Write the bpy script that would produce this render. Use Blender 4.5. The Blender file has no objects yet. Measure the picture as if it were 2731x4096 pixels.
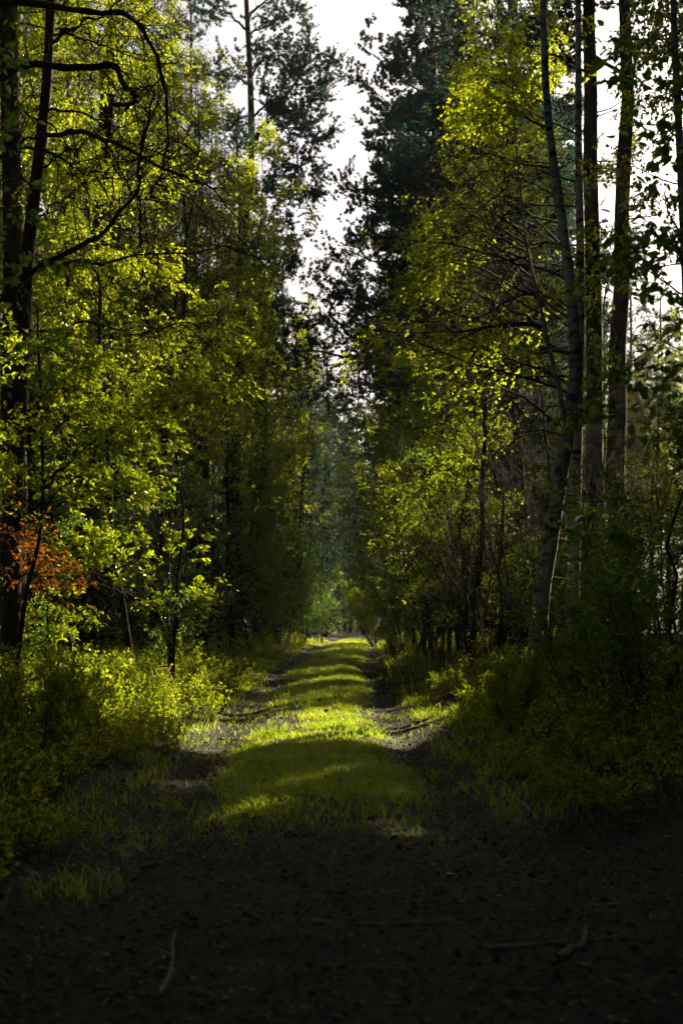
import bpy, math, random
import numpy as np
from math import radians, sin, cos, pi

# ------------------------------------------------------------------ camera, sky, sun, exposure
scene = bpy.context.scene
COL = scene.collection
FPX = 5690.0                      # 50 mm on a 24 x 36 mm upright frame, in pixels of the photograph
CX, HZ, EYE = 1365.0, 2450.0, 1.15
SUN_AZ, SUN_EL = radians(33.0), radians(26.0)
SUN = np.array([sin(SUN_AZ) * cos(SUN_EL), cos(SUN_AZ) * cos(SUN_EL), sin(SUN_EL)])

cam_d = bpy.data.cameras.new('camera')
cam_d.sensor_fit = 'VERTICAL'
cam_d.sensor_height = 36.0
cam_d.sensor_width = 24.0
cam_d.lens = 50.0
cam_d.shift_y = (HZ - 2048.0) / 4096.0
cam_d.clip_start = 0.05
cam_d.clip_end = 2000.0
cam_d.dof.use_dof = True
cam_d.dof.focus_distance = 15.0
cam_d.dof.aperture_fstop = 3.4
cam = bpy.data.objects.new('camera', cam_d)
COL.objects.link(cam)
cam.location = (0, 0, EYE)
cam.rotation_euler = (radians(90), 0, 0)
scene.camera = cam

world = bpy.data.worlds.new('World')
scene.world = world
world.use_nodes = True
wn, wl = world.node_tree.nodes, world.node_tree.links
sky = wn.new('ShaderNodeTexSky')
sky.sky_type = 'NISHITA'
sky.sun_disc = False
sky.sun_elevation = SUN_EL
sky.sun_rotation = SUN_AZ
sky.air_density = 0.5
sky.dust_density = 6.0
bg = wn['Background']
bg.inputs['Strength'].default_value = 0.054
wl.new(sky.outputs['Color'], bg.inputs['Color'])

sun_d = bpy.data.lights.new('sun', 'SUN')
sun_d.energy = 5.0
sun_d.angle = radians(0.5)
sun_d.color = (1.0, 0.87, 0.58)
sun = bpy.data.objects.new('sun', sun_d)
COL.objects.link(sun)
sun.rotation_euler = (radians(90) - SUN_EL, 0, -SUN_AZ + pi)

vs = scene.view_settings
vs.view_transform = 'Standard'
vs.look = 'None'
vs.exposure = 1.38
vs.gamma = 1.0
cy = scene.cycles
cy.max_bounces = 6
cy.diffuse_bounces = 3
cy.glossy_bounces = 2
cy.transmission_bounces = 4
cy.transparent_max_bounces = 4
cy.sample_clamp_indirect = 4.0
cy.use_adaptive_sampling = True
cy.adaptive_threshold = 0.01
cy.use_denoising = True


# ------------------------------------------------------------------ small maths
def P(px, py, D):
    """a point seen in the photograph at px, py, put D metres down the path"""
    return np.array([(px - CX) / FPX * D, D, EYE + (HZ - py) / FPX * D])


def X(px, D):
    return (px - CX) / FPX * D


def nrm(v):
    return v / (np.linalg.norm(v, axis=-1, keepdims=True) + 1e-9)


def sstep(a, b, v):
    t = np.clip((v - a) / (b - a), 0, 1)
    return t * t * (3 - 2 * t)


def path_mid(y):
    return -0.27 + 0.028 * np.maximum(y - 30, 0) + 0.05 * np.sin(y * 0.21)


def height(x, y):
    x = np.asarray(x, float)
    y = np.asarray(y, float)
    u = x - path_mid(y)
    a = np.abs(u)
    near = sstep(8.5, 5.0, y)
    z = -0.06 * np.exp(-((a - 0.82) / 0.25) ** 2) * (1 - near)
    z = z + 0.03 * np.exp(-(a / 0.5) ** 2) * (1 - near)
    z = z + (0.20 * sstep(1.2, 2.4, a) + 0.25 * sstep(2.5, 8, a)) * sstep(4.0, 9.0, y)
    z = z + 0.10 * np.exp(-((y - 42) / 9.0) ** 2)
    z = z + 0.012 * np.sin(x * 3.1 + 1.3 * np.sin(y * 1.7)) * np.sin(y * 2.3 + x)
    z = z + 0.03 * np.sin(x * 0.9 + 2) * np.sin(y * 0.6 + 1) * sstep(1.0, 3.0, a)
    return z


def gz(x, y):
    return float(height(x, y))


def catmull(pts, n):
    p = np.asarray(pts, float)
    p = np.vstack([2 * p[0] - p[1], p, 2 * p[-1] - p[-2]])
    m = len(p) - 3
    out = []
    for k in np.linspace(0, m - 1e-6, n):
        i = int(k)
        t = k - i
        a, b, c, d = p[i], p[i + 1], p[i + 2], p[i + 3]
        out.append(0.5 * (2 * b + (c - a) * t + (2 * a - 5 * b + 4 * c - d) * t * t + (3 * b - a - 3 * c + d) * t ** 3))
    return np.array(out)


# ------------------------------------------------------------------ growing branches and leaves
def grow(st, d, L, S, wob, tr, R):
    n = len(st)
    pts = np.empty((n, S + 1, 3))
    pts[:, 0] = st
    d = nrm(np.asarray(d, float))
    step = (np.asarray(L) / S)[:, None]
    tr = np.asarray(tr, float)
    for i in range(S):
        d = nrm(d + R.normal(0, wob, (n, 3)) + tr / S)
        pts[:, i + 1] = pts[:, i] + d * step
    return pts


def along(pts, p, t):
    S = pts.shape[1] - 1
    f = np.clip(t, 0, 1) * S
    i = np.minimum(f.astype(int), S - 1)
    u = (f - i)[:, None]
    a, b = pts[p, i], pts[p, i + 1]
    return a + (b - a) * u, nrm(b - a)


def side(tan, ang, R, flat=0.0):
    r = R.normal(0, 1, tan.shape)
    r[:, 2] *= (1 - flat)
    perp = nrm(r - (r * tan).sum(-1, keepdims=True) * tan)
    a = np.asarray(ang)
    a = a[:, None] if a.ndim else a
    return tan * np.cos(a) + perp * np.sin(a)


def kids(pts, per, t0, t1, R):
    n = len(pts)
    per = np.full(n, per) if np.isscalar(per) else per
    p = np.repeat(np.arange(n), per)
    t = R.uniform(t0, t1, len(p))
    return p, t


def tubes(pts, rad, k):
    """tapered round tubes along branch lines; pts (n, s, 3), rad (n, s)"""
    n, s, _ = pts.shape
    tan = nrm(np.gradient(pts, axis=1))
    mean = nrm(tan.mean(1))
    ref = np.where(np.abs(mean[:, 2:3]) > 0.7, np.array([[1.0, 0.2, 0]]), np.array([[0, 0.1, 1.0]]))[:, None, :]
    n1 = nrm(np.cross(tan, np.broadcast_to(ref, tan.shape)))
    n2 = np.cross(tan, n1)
    a = np.arange(k) * 2 * pi / k
    V = pts[:, :, None] + rad[:, :, None, None] * (np.cos(a)[:, None] * n1[:, :, None] + np.sin(a)[:, None] * n2[:, :, None])
    idx = np.arange(n * s * k).reshape(n, s, k)
    a0, b0 = idx[:, :-1], idx[:, 1:]
    F = np.stack([a0, np.roll(a0, -1, 2), np.roll(b0, -1, 2), b0], -1).reshape(-1, 4)
    return V.reshape(-1, 3), F


def leaves(pos, ax, nr, L, W, folded):
    """(n, k, 3) corner points of pointed leaves"""
    ax = nrm(ax)
    sd = nrm(np.cross(ax, nr))
    nr = np.cross(sd, ax)
    L, W = L[:, None], W[:, None]
    if not folded:
        return np.stack([pos, pos + ax * L * .45 + sd * W * .5, pos + ax * L - nr * L * .12, pos + ax * L * .45 - sd * W * .5], 1)
    up = nr * W * .16
    b = pos
    l1 = pos + ax * L * .28 + sd * W * .46 + up
    l2 = pos + ax * L * .64 + sd * W * .40 + up * .7 - nr * L * .05
    tip = pos + ax * L - nr * L * .16
    r2 = pos + ax * L * .64 - sd * W * .40 + up * .7 - nr * L * .05
    r1 = pos + ax * L * .28 - sd * W * .46 + up
    return np.stack([b, l1, l2, tip, r2, r1], 1)


LEAF_F = {3: [[0, 1, 2]], 4: [[0, 1, 2, 3]], 6: [[0, 1, 2, 3], [3, 4, 5, 0]]}


def mesh_np(name, parts, mats, smooth=False):
    """parts: list of (V, F, material index)"""
    me = bpy.data.meshes.new(name)
    Vs, loops, starts, mi = [], [], [], []
    off = 0
    ls = 0
    for V, F, m in parts:
        F = np.asarray(F)
        if len(F) == 0:
            continue
        Vs.append(V)
        loops.append((F + off).ravel())
        starts.append(ls + np.arange(len(F)) * F.shape[1])
        mi.append(np.full(len(F), m))
        ls += F.size
        off += len(V)
    V = np.vstack(Vs).astype(np.float32)
    loops = np.concatenate(loops).astype(np.int32)
    starts = np.concatenate(starts).astype(np.int32)
    mi = np.concatenate(mi).astype(np.int32)
    me.vertices.add(len(V))
    me.vertices.foreach_set('co', V.ravel())
    me.loops.add(len(loops))
    me.loops.foreach_set('vertex_index', loops)
    me.polygons.add(len(starts))
    me.polygons.foreach_set('loop_start', starts)
    me.polygons.foreach_set('material_index', mi)
    me.polygons.foreach_set('use_smooth', np.full(len(starts), smooth))
    for m in mats:
        me.materials.append(m)
    me.update(calc_edges=True)
    return me


def leaf_mesh(name, groups, mat):
    parts = []
    for A in groups:
        if len(A) == 0:
            continue
        n, k, _ = A.shape
        f = np.array(LEAF_F[k])
        F = (np.arange(n)[:, None, None] * k + f[None]).reshape(-1, f.shape[1])
        parts.append((A.reshape(-1, 3), F, 0))
    return mesh_np(name, parts, [mat])


# ------------------------------------------------------------------ materials
def new_mat(name):
    m = bpy.data.materials.new(name)
    m.use_nodes = True
    nt = m.node_tree
    nt.nodes.clear()
    out = nt.nodes.new('ShaderNodeOutputMaterial')
    return m, nt, out


def ramp(nt, stops, fac=None):
    r = nt.nodes.new('ShaderNodeValToRGB')
    e = r.color_ramp.elements
    while len(e) < len(stops):
        e.new(0.5)
    for el, (p, c) in zip(e, stops):
        el.position = p
        el.color = (*c, 1) if len(c) == 3 else c
    if fac is not None:
        nt.links.new(fac, r.inputs[0])
    return r.outputs[0]


def leaf_mat(name, refl, trans, gloss=0.25, rough=0.48, tmix=0.72):
    """thin leaf: reflects, lets light through, and has a waxy sheen; refl and trans are ramps over leaf-to-leaf variation"""
    m, nt, out = new_mat(name)
    geo = nt.nodes.new('ShaderNodeNewGeometry')
    rnd = geo.outputs['Random Per Island']
    cr = ramp(nt, refl, rnd)
    ct = ramp(nt, trans, rnd)
    d = nt.nodes.new('ShaderNodeBsdfDiffuse')
    t = nt.nodes.new('ShaderNodeBsdfTranslucent')
    g = nt.nodes.new('ShaderNodeBsdfGlossy')
    g.inputs['Roughness'].default_value = rough
    g.inputs['Color'].default_value = (.9, .95, .9, 1)
    nt.links.new(cr, d.inputs['Color'])
    nt.links.new(ct, t.inputs['Color'])
    mx = nt.nodes.new('ShaderNodeMixShader')
    mx.inputs[0].default_value = tmix
    nt.links.new(d.outputs[0], mx.inputs[1])
    nt.links.new(t.outputs[0], mx.inputs[2])
    fr = nt.nodes.new('ShaderNodeFresnel')
    fr.inputs['IOR'].default_value = 1.4
    mu = nt.nodes.new('ShaderNodeMath')
    mu.operation = 'MULTIPLY'
    mu.inputs[1].default_value = gloss
    nt.links.new(fr.outputs[0], mu.inputs[0])
    m2 = nt.nodes.new('ShaderNodeMixShader')
    nt.links.new(mu.outputs[0], m2.inputs[0])
    nt.links.new(mx.outputs[0], m2.inputs[1])
    nt.links.new(g.outputs[0], m2.inputs[2])
    nt.links.new(m2.outputs[0], out.inputs[0])
    return m


def bark_mat(name, stops, scale, stretch, bump=0.4, zstops=None, zlen=12.0):
    m, nt, out = new_mat(name)
    tc = nt.nodes.new('ShaderNodeTexCoord')
    mp = nt.nodes.new('ShaderNodeMapping')
    mp.inputs['Scale'].default_value = (1, 1, stretch)
    nt.links.new(tc.outputs['Object'], mp.inputs[0])
    n = nt.nodes.new('ShaderNodeTexNoise')
    n.inputs['Scale'].default_value = scale
    n.inputs['Detail'].default_value = 6
    n.inputs['Roughness'].default_value = .65
    nt.links.new(mp.outputs[0], n.inputs[0])
    c = ramp(nt, stops, n.outputs['Fac'])
    p = nt.nodes.new('ShaderNodeBsdfPrincipled')
    p.inputs['Roughness'].default_value = .9
    p.inputs['Specular IOR Level'].default_value = .2
    if zstops:
        sx = nt.nodes.new('ShaderNodeSeparateXYZ')
        nt.links.new(tc.outputs['Object'], sx.inputs[0])
        dv = nt.nodes.new('ShaderNodeMath')
        dv.operation = 'DIVIDE'
        dv.inputs[1].default_value = zlen
        nt.links.new(sx.outputs['Z'], dv.inputs[0])
        zc = ramp(nt, zstops, dv.outputs[0])
        mm = nt.nodes.new('ShaderNodeMix')
        mm.data_type = 'RGBA'
        mm.blend_type = 'MULTIPLY'
        mm.inputs[0].default_value = 1
        nt.links.new(c, mm.inputs[6])
        nt.links.new(zc, mm.inputs[7])
        c = mm.outputs[2]
    nt.links.new(c, p.inputs['Base Color'])
    b = nt.nodes.new('ShaderNodeBump')
    b.inputs['Strength'].default_value = bump
    b.inputs['Distance'].default_value = .02
    nt.links.new(n.outputs['Fac'], b.inputs['Height'])
    nt.links.new(b.outputs[0], p.inputs['Normal'])
    nt.links.new(p.outputs[0], out.inputs[0])
    return m


M = {}
# fresh spring leaves: little is reflected, most of what passes through is yellow green
M['birch_leaf'] = leaf_mat('birch leaf', [(0, (.03, .07, .014)), (1, (.06, .10, .02))],
                           [(0, (.46, .62, .008)), (.5, (.64, .72, .008)), (1, (.84, .82, .015))])
M['beech_leaf'] = leaf_mat('beech leaf', [(0, (.03, .075, .014)), (1, (.055, .11, .02))],
                           [(0, (.42, .58, .01)), (.6, (.56, .66, .01)), (1, (.74, .76, .02))], gloss=.32)
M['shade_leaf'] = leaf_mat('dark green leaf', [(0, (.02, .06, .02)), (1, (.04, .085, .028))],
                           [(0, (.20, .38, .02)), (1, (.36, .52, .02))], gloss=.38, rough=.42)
M['dim_leaf'] = leaf_mat('darkened blocking leaf', [(0, (.015, .04, .016)), (1, (.03, .06, .024))],  # darkened so the forest mass lets less light through
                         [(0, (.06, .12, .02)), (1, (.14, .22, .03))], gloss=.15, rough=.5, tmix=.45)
M['rust_leaf'] = leaf_mat('withered beech leaf', [(0, (.08, .045, .018)), (1, (.13, .065, .022))],
                          [(0, (.36, .10, .012)), (1, (.66, .22, .025))], gloss=.2)
M['berry_leaf'] = leaf_mat('bilberry leaf', [(0, (.03, .075, .014)), (1, (.06, .10, .02))],
                           [(0, (.42, .58, .008)), (.8, (.64, .70, .01)), (1, (.70, .60, .04))], gloss=.25)
M['needle'] = leaf_mat('pine needles', [(0, (.028, .092, .085)), (1, (.05, .13, .115))],
                       [(0, (.03, .11, .09)), (.75, (.07, .15, .11)), (1, (.28, .28, .09))], gloss=.2, tmix=.40)
M['spruce_needle'] = leaf_mat('spruce needles', [(0, (.010, .036, .026)), (1, (.02, .055, .036))],
                              [(0, (.03, .08, .04)), (1, (.08, .12, .04))], gloss=.15, tmix=.35)
M['grass'] = leaf_mat('grass blade', [(0, (.03, .08, .012)), (.84, (.05, .11, .016)), (.9, (.14, .11, .05)), (1, (.20, .16, .08))],
                      [(0, (.40, .60, .004)), (.84, (.60, .72, .006)), (.9, (.60, .48, .06)), (1, (.70, .58, .10))], gloss=.2)
M['litter'] = leaf_mat('dead leaf', [(0, (.015, .010, .008)), (.4, (.045, .031, .022)), (.75, (.11, .08, .055)), (1, (.33, .28, .22))],
                       [(0, (.05, .03, .015)), (1, (.14, .08, .03))], gloss=.22, rough=.55, tmix=.2)
M['pine_bark'] = bark_mat('pine bark', [(.3, (.035, .026, .022)), (.5, (.11, .085, .07)), (.75, (.20, .16, .13))], 9, .22, .8,
                          [(0, (.6, .6, .6)), (.4, (.7, .6, .55)), (.75, (1.0, .62, .40)), (1, (1.0, .62, .40))], 16.0)
M['dark_bark'] = bark_mat('dark bark', [(.3, (.025, .02, .017)), (.6, (.07, .058, .048)), (.8, (.13, .115, .09))], 14, .4, .6)
M['twig'] = bark_mat('twig bark', [(.3, (.03, .022, .016)), (.7, (.075, .05, .035))], 30, .5, .2)
M['birch_bark'] = bark_mat('birch bark', [(.40, (.03, .026, .022)), (.46, (.30, .30, .28)), (.7, (.60, .60, .57))], 5.5, 2.6, .3)
M['fallen'] = bark_mat('bleached dead wood', [(.3, (.12, .10, .085)), (.7, (.42, .38, .32))], 22, .5, .4)


# ------------------------------------------------------------------ tree kinds
def build(name, tubeparts, leafgroups, trunk_mats, leaf):
    return {'trunk': mesh_np(name + ' wood', tubeparts, trunk_mats, True),
            'leafgroups': leafgroups, 'leafmat': leaf, 'crown': leaf_mesh(name + ' leaves', leafgroups, leaf)}


def rad_line(n, s, r0, r1):
    t = np.linspace(0, 1, s)
    r0 = np.broadcast_to(np.asarray(r0, float), (n,))[:, None]
    r1 = np.broadcast_to(np.asarray(r1, float), (n,))[:, None]
    return r0 + (r1 - r0) * t[None, :]


def trunk_line(R, H, wob=.03, lean=(0, 0), S=14):
    t = np.linspace(0, 1, S + 1)
    w = np.cumsum(R.normal(0, wob, (S + 1, 2)), 0)
    w -= w[0]
    p = np.zeros((S + 1, 3))
    p[:, 0] = w[:, 0] + lean[0] * t * H
    p[:, 1] = w[:, 1] + lean[1] * t * H
    p[:, 2] = t * H - 0.15
    return p


def twig_leaves(tw, per, R, L, ratio, droop, folded, out=50, upn=.8, t0=.15):
    p, t = kids(tw, per, t0, 1.0, R)
    pos, tan = along(tw, p, t)
    ax = side(tan, np.radians(R.normal(out, 18, len(p))), R, .5)
    ax[:, 2] -= droop
    nr = R.normal(0, .6, (len(p), 3))
    nr[:, 2] += upn
    ln = L * R.uniform(.6, 1.2, len(p))
    return leaves(pos, ax, nr, ln, ln * ratio, folded)


def needles(tw, per, R, L, W, K, t0=.1, spread=45):
    p, t = kids(tw, per, t0, 1.0, R)
    pos, tan = along(tw, p, t)
    pos = np.repeat(pos, K, 0)
    tan = np.repeat(tan, K, 0)
    n = len(pos)
    ax = side(tan, np.radians(R.normal(spread, 16, n)), R)
    sd = nrm(np.cross(ax, R.normal(0, 1, (n, 3)))) * W * .5
    ln = (L * R.uniform(.7, 1.15, n))[:, None]
    return np.stack([pos - sd, pos + sd, pos + ax * ln], 1)


def broad(name, R, trunks, radii, nb, t0, t1, blen, ang, trop, n2, n3, lv, L, ratio, leaf, bark,
          wob=.10, droop=.35, folded=False, r1=.35, flat=.4, l2=.45, l3=.30, az=None, azw=0, trop3=(0, 0, -.35),
          keep=1.0, k0=9, dead=0):
    """a broadleaved tree: trunks (m, s, 3) with boughs, branches, twigs and leaves"""
    trunks = np.asarray(trunks)
    m = len(trunks)
    parts = [(*tubes(trunks, radii, k0), 0)]
    p = np.repeat(np.arange(m), nb)
    t = np.tile(np.linspace(t0, t1, nb), m) + R.normal(0, .012, m * nb)
    pos, tan = along(trunks, p, t)
    d = side(tan, np.radians(R.normal(ang, 9, len(p))), R)
    if az is not None:
        d = nrm(d + np.asarray(az) * azw)
    tt = (t - t0) / (t1 - t0)
    ln = blen * (1 - .72 * np.clip(tt, 0, 1) ** 1.3) * R.uniform(.65, 1.2, len(p))
    b1 = grow(pos, d, ln, 9, wob, trop, R)
    rl = np.interp(t, np.linspace(0, 1, trunks.shape[1]), radii[0]) * r1
    rr = np.minimum(rl, ln * .0065 + .0025)
    parts.append((*tubes(b1, rad_line(len(b1), 10, rr, rr * .18), 5), 1))
    p2, t2 = kids(b1, n2, .18, 1.0, R)
    pos, tan = along(b1, p2, t2)
    ln2 = ln[p2] * l2 * (1.15 - .75 * t2) * R.uniform(.6, 1.2, len(p2)) + .08
    b2 = grow(pos, side(tan, np.radians(R.normal(46, 12, len(p2))), R, flat), ln2, 5, wob, np.asarray(trop) * .6, R)
    r2 = np.minimum(rr[p2] * (1 - .75 * t2) * .6, ln2 * .008 + .0012)
    parts.append((*tubes(b2, rad_line(len(b2), 6, r2, r2 * .3), 3), 1))
    p3, t3 = kids(b2, n3, .15, 1.0, R)
    pos, tan = along(b2, p3, t3)
    ln3 = (l3 * R.uniform(.5, 1.2, len(p3))) * (1.1 - .4 * t3)
    b3 = grow(pos, side(tan, np.radians(R.normal(42, 14, len(p3))), R, flat), ln3, 3, wob * 1.3, trop3, R)
    parts.append((*tubes(b3, rad_line(len(b3), 4, .0022, .0012), 3), 1))
    if keep < 1:
        b3l = b3[R.random(len(b3)) < keep]
    else:
        b3l = b3
    if dead:
        sel = R.integers(0, m, dead)
        pos, tan = along(trunks, sel, R.uniform(.08, t0, dead))
        db = grow(pos, side(tan, np.radians(R.normal(75, 10, dead)), R), R.uniform(.4, 1.3, dead), 6, .14, (0, 0, -.2), R)
        parts.append((*tubes(db, rad_line(dead, 7, .008, .002), 4), 1))
    g = [twig_leaves(b3l, lv, R, L, ratio, droop, folded)]
    return build(name, parts, g, bark, leaf)


def pine(name, R, H, r0, cb, Rc, nb, n2, n3, per, K=9, lean=(0, 0), dead=14, wob=.05, nl=.085, nw=.011, plate=.5, trunk=None, extra=None):
    tl = trunk_line(R, H, wob, lean, 18) if trunk is None else trunk
    S = len(tl)
    t = np.linspace(0, 1, S)
    rad = r0 * (1 - .78 * t) * (1 + .25 * np.exp(-t * 40)) * R.uniform(.95, 1.05, S)
    tr = tl[None]
    parts = [(*tubes(tr, rad[None], 12), 0)]
    tb = cb + (1 - cb) * (np.arange(nb) / nb) + R.normal(0, .01, nb)
    pos, tan = along(tr, np.zeros(nb, int), tb)
    d = side(tan, np.radians(R.normal(78, 12, nb)), R)
    u = (tb - cb) / (1 - cb)
    ln = Rc * np.sqrt(np.clip(1.08 - u, .05, 1)) * (0.55 + .45 * np.clip(u * 4, 0, 1)) * R.uniform(.55, 1.15, nb)
    b1 = grow(pos, d, ln, 9, .16, (0, 0, .35), R)
    rr = np.minimum(np.interp(tb, t, rad) * .45, ln * .016 + .004)
    parts.append((*tubes(b1, rad_line(nb, 10, rr, rr * .25), 6), 0))
    p2, t2 = kids(b1, n2, .25, 1.0, R)
    pos, tan = along(b1, p2, t2)
    ln2 = ln[p2] * .42 * (1.15 - .7 * t2) * R.uniform(.6, 1.2, len(p2)) + .12
    b2 = grow(pos, side(tan, np.radians(R.normal(52, 12, len(p2))), R, plate), ln2, 5, .13, (0, 0, .45), R)
    r2 = np.minimum(rr[p2] * (1 - .7 * t2) * .6, ln2 * .012 + .002)
    parts.append((*tubes(b2, rad_line(len(b2), 6, r2, r2 * .35), 3), 1))
    p3, t3 = kids(b2, n3, .3, 1.0, R)
    pos, tan = along(b2, p3, t3)
    b3 = grow(pos, side(tan, np.radians(R.normal(45, 12, len(p3))), R, plate), R.uniform(.12, .30, len(p3)), 3, .12, (0, 0, .5), R)
    parts.append((*tubes(b3, rad_line(len(b3), 4, .004, .002), 3), 1))
    if dead:
        td = R.uniform(.12, cb, dead)
        pos, tan = along(tr, np.zeros(dead, int), td)
        db = grow(pos, side(tan, np.radians(R.normal(82, 12, dead)), R), R.uniform(.3, 2.2, dead), 7, .15, (0, 0, -.15), R)
        parts.append((*tubes(db, rad_line(dead, 8, .016, .003), 4), 1))
        pd, tdd = kids(db, 4, .3, 1, R)
        pos, tan = along(db, pd, tdd)
        d2 = grow(pos, side(tan, np.radians(R.normal(50, 12, len(pd))), R), R.uniform(.1, .5, len(pd)), 3, .15, (0, 0, -.2), R)
        parts.append((*tubes(d2, rad_line(len(d2), 4, .004, .001), 3), 1))
    g = [needles(b3, per, R, nl, nw, K)]
    if extra:
        parts += extra[0]
        g += extra[1]
    return build(name, parts, g, [M['pine_bark'], M['dark_bark']], M['needle'])


def spruce(name, R, H, r0, Rc, nb, per=7, K=6):
    tl = trunk_line(R, H, .02, (0, 0), 12)
    tr = tl[None]
    rad = r0 * (1 - .93 * np.linspace(0, 1, 13))
    parts = [(*tubes(tr, rad[None], 8), 0)]
    tb = .04 + .95 * np.sqrt(np.arange(nb) / nb * .98 + .01) * np.linspace(.6, 1, nb)
    pos, tan = along(tr, np.zeros(nb, int), tb)
    d = side(tan, np.radians(R.normal(88, 8, nb)), R)
    ln = Rc * (1.04 - tb) * R.uniform(.75, 1.1, nb)
    b1 = grow(pos, d, ln, 8, .05, (0, 0, -.15), R)
    parts.append((*tubes(b1, rad_line(nb, 9, ln * .01 + .003, .002), 4), 0))
    p2, t2 = kids(b1, 12, .12, 1, R)
    pos, tan = along(b1, p2, t2)
    ln2 = ln[p2] * .38 * (1.1 - .8 * t2) * R.uniform(.7, 1.2, len(p2)) + .08
    b2 = grow(pos, side(tan, np.radians(R.normal(55, 8, len(p2))), R, .75), ln2, 5, .06, (0, 0, -.45), R)
    parts.append((*tubes(b2, rad_line(len(b2), 6, .003, .0015), 3), 0))
    g = [needles(b2, per + 3, R, .06, .02, K, 0, 55), needles(b1, per * 3, R, .06, .02, K, .1, 60)]
    return build(name, parts, g, [M['dark_bark']], M['spruce_needle'])


def stems(R, n, H, spread, S=10, wob=.05, base=.12):
    a = R.uniform(0, 2 * pi, n)
    st = np.stack([np.cos(a) * base * R.random(n), np.sin(a) * base * R.random(n), np.full(n, -.08)], 1)
    d = np.stack([np.cos(a) * spread, np.sin(a) * spread, np.ones(n)], 1)
    return grow(st, d, H * R.uniform(.7, 1.05, n), S, wob, (0, 0, .25), R)


def bole(R, H, r0, wob=.03, lean=(0, 0), S=14):
    tl = trunk_line(R, H, wob, lean, S)[None]
    t = np.linspace(0, 1, S + 1)
    return tl, (r0 * (1 - .9 * t) * (1 + .3 * np.exp(-t * 35)))[None]


G = np.random.default_rng
PROTO = {}


def make_protos():
    B = [M['birch_bark'], M['twig']]
    D = [M['dark_bark'], M['twig']]
    PROTO['pine_tall'] = pine('tall pine', G(1), 22, .17, .46, 2.6, 40, 9, 6, 5, 13, nw=.014)
    PROTO['pine_old'] = pine('old pine', G(2), 20, .19, .50, 3.2, 36, 10, 6, 5, 13, wob=.09, plate=.8, nw=.014)
    PROTO['pine_bushy'] = pine('bushy pine', G(3), 17, .16, .26, 3.0, 76, 12, 6, 6, 13, dead=6, plate=.75, nw=.018)
    PROTO['pine_lean'] = pine('leaning pine', G(4), 19, .17, .48, 3.4, 30, 10, 6, 6, 13, lean=(.08, .0), plate=.9, nw=.015)
    tl, rr = bole(G(11), 14, .075, .045)
    PROTO['birch_a'] = broad('birch', G(12), tl, rr, 44, .34, .97, 2.6, 48, (0, 0, -.25), 8, 8, 12, .044, .72, M['birch_leaf'], B, trop3=(0, 0, -1.0), dead=6)
    tl, rr = bole(G(13), 11, .055, .06, (.05, 0))
    PROTO['birch_b'] = broad('young birch', G(14), tl, rr, 40, .30, .97, 2.3, 50, (0, 0, .1), 8, 8, 12, .044, .72, M['birch_leaf'], D, trop3=(0, 0, -.7))
    tl, rr = bole(G(15), 9, .045, .05, (-.05, 0))
    PROTO['birch_c'] = broad('slim birch', G(16), tl, rr, 32, .30, .97, 2.1, 44, (0, 0, .3), 8, 7, 12, .042, .75, M['birch_leaf'], D, trop3=(0, 0, -.5))
    tl, rr = bole(G(17), 8, .05, .06)
    PROTO['beech_a'] = broad('young beech', G(18), tl, rr, 26, .12, .96, 2.5, 68, (0, 0, .15), 9, 6, 8, .052, .62, M['beech_leaf'], D, flat=.85, trop3=(0, 0, -.1))
    tl, rr = bole(G(19), 6, .04, .07)
    PROTO['beech_b'] = broad('beech sapling', G(20), tl, rr, 22, .12, .96, 2.1, 66, (0, 0, .2), 9, 6, 8, .052, .62, M['beech_leaf'], D, flat=.85, trop3=(0, 0, -.1))
    tl, rr = bole(G(21), 6.5, .04, .08)
    PROTO['shade_a'] = broad('shaded sapling', G(22), tl, rr, 24, .1, .96, 2.0, 62, (0, 0, .2), 9, 6, 8, .055, .62, M['shade_leaf'], D, flat=.7, trop3=(0, 0, -.1))
    st = stems(G(23), 7, 3.0, .35)
    PROTO['shrub_a'] = broad('shrub', G(24), st, rad_line(7, 11, .014, .004), 12, .2, .98, .9, 40, (0, 0, .5), 5, 4, 8, .042, .5, M['beech_leaf'], D, k0=5, r1=.5, flat=.1, trop3=(0, 0, .5), droop=-.1, l3=.2)
    st = stems(G(25), 9, 2.0, .5)
    PROTO['shrub_b'] = broad('low shrub', G(26), st, rad_line(9, 11, .012, .003), 11, .1, .98, .7, 42, (0, 0, .5), 5, 4, 8, .038, .55, M['beech_leaf'], D, k0=5, r1=.5, flat=.1, trop3=(0, 0, .5), droop=-.1, l3=.18)
    st = stems(G(27), 8, 3.2, .4)
    PROTO['shade_b'] = broad('dark shrub', G(28), st, rad_line(8, 11, .016, .004), 12, .12, .98, 1.1, 48, (0, 0, .3), 5, 4, 8, .05, .6, M['shade_leaf'], D, k0=5, r1=.5, flat=.4, l3=.22)
    PROTO['spruce'] = spruce('spruce', G(29), 8, .08, 1.9, 90)
    PROTO['spruce_small'] = spruce('small spruce', G(30), 4.5, .05, 1.3, 60)


make_protos()

# lines toward the sun, cut free of leaves so light falls on chosen spots
def openings():
    R = np.random.default_rng(321)
    out = []
    for n, y0, y1, u0, u1, r0, r1 in [(52, 12.4, 19.2, -1.0, 1.0, .22, .55), (26, 13.2, 18.0, -.6, .7, .5, .85), (14, 20.5, 27, -.9, .9, .2, .5), (16, 33, 41, -1.1, 1.1, .4, .9),
                                      (5, 14.5, 17.5, 1.0, 1.5, .25, .45), (7, 7.6, 10.2, -.9, .7, .08, .2)]:
        for _ in range(n):
            y = R.uniform(y0, y1)
            out.append((np.array([path_mid(y) + R.uniform(u0, u1), y, .05]), R.uniform(r0, r1)))
    return out


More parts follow.
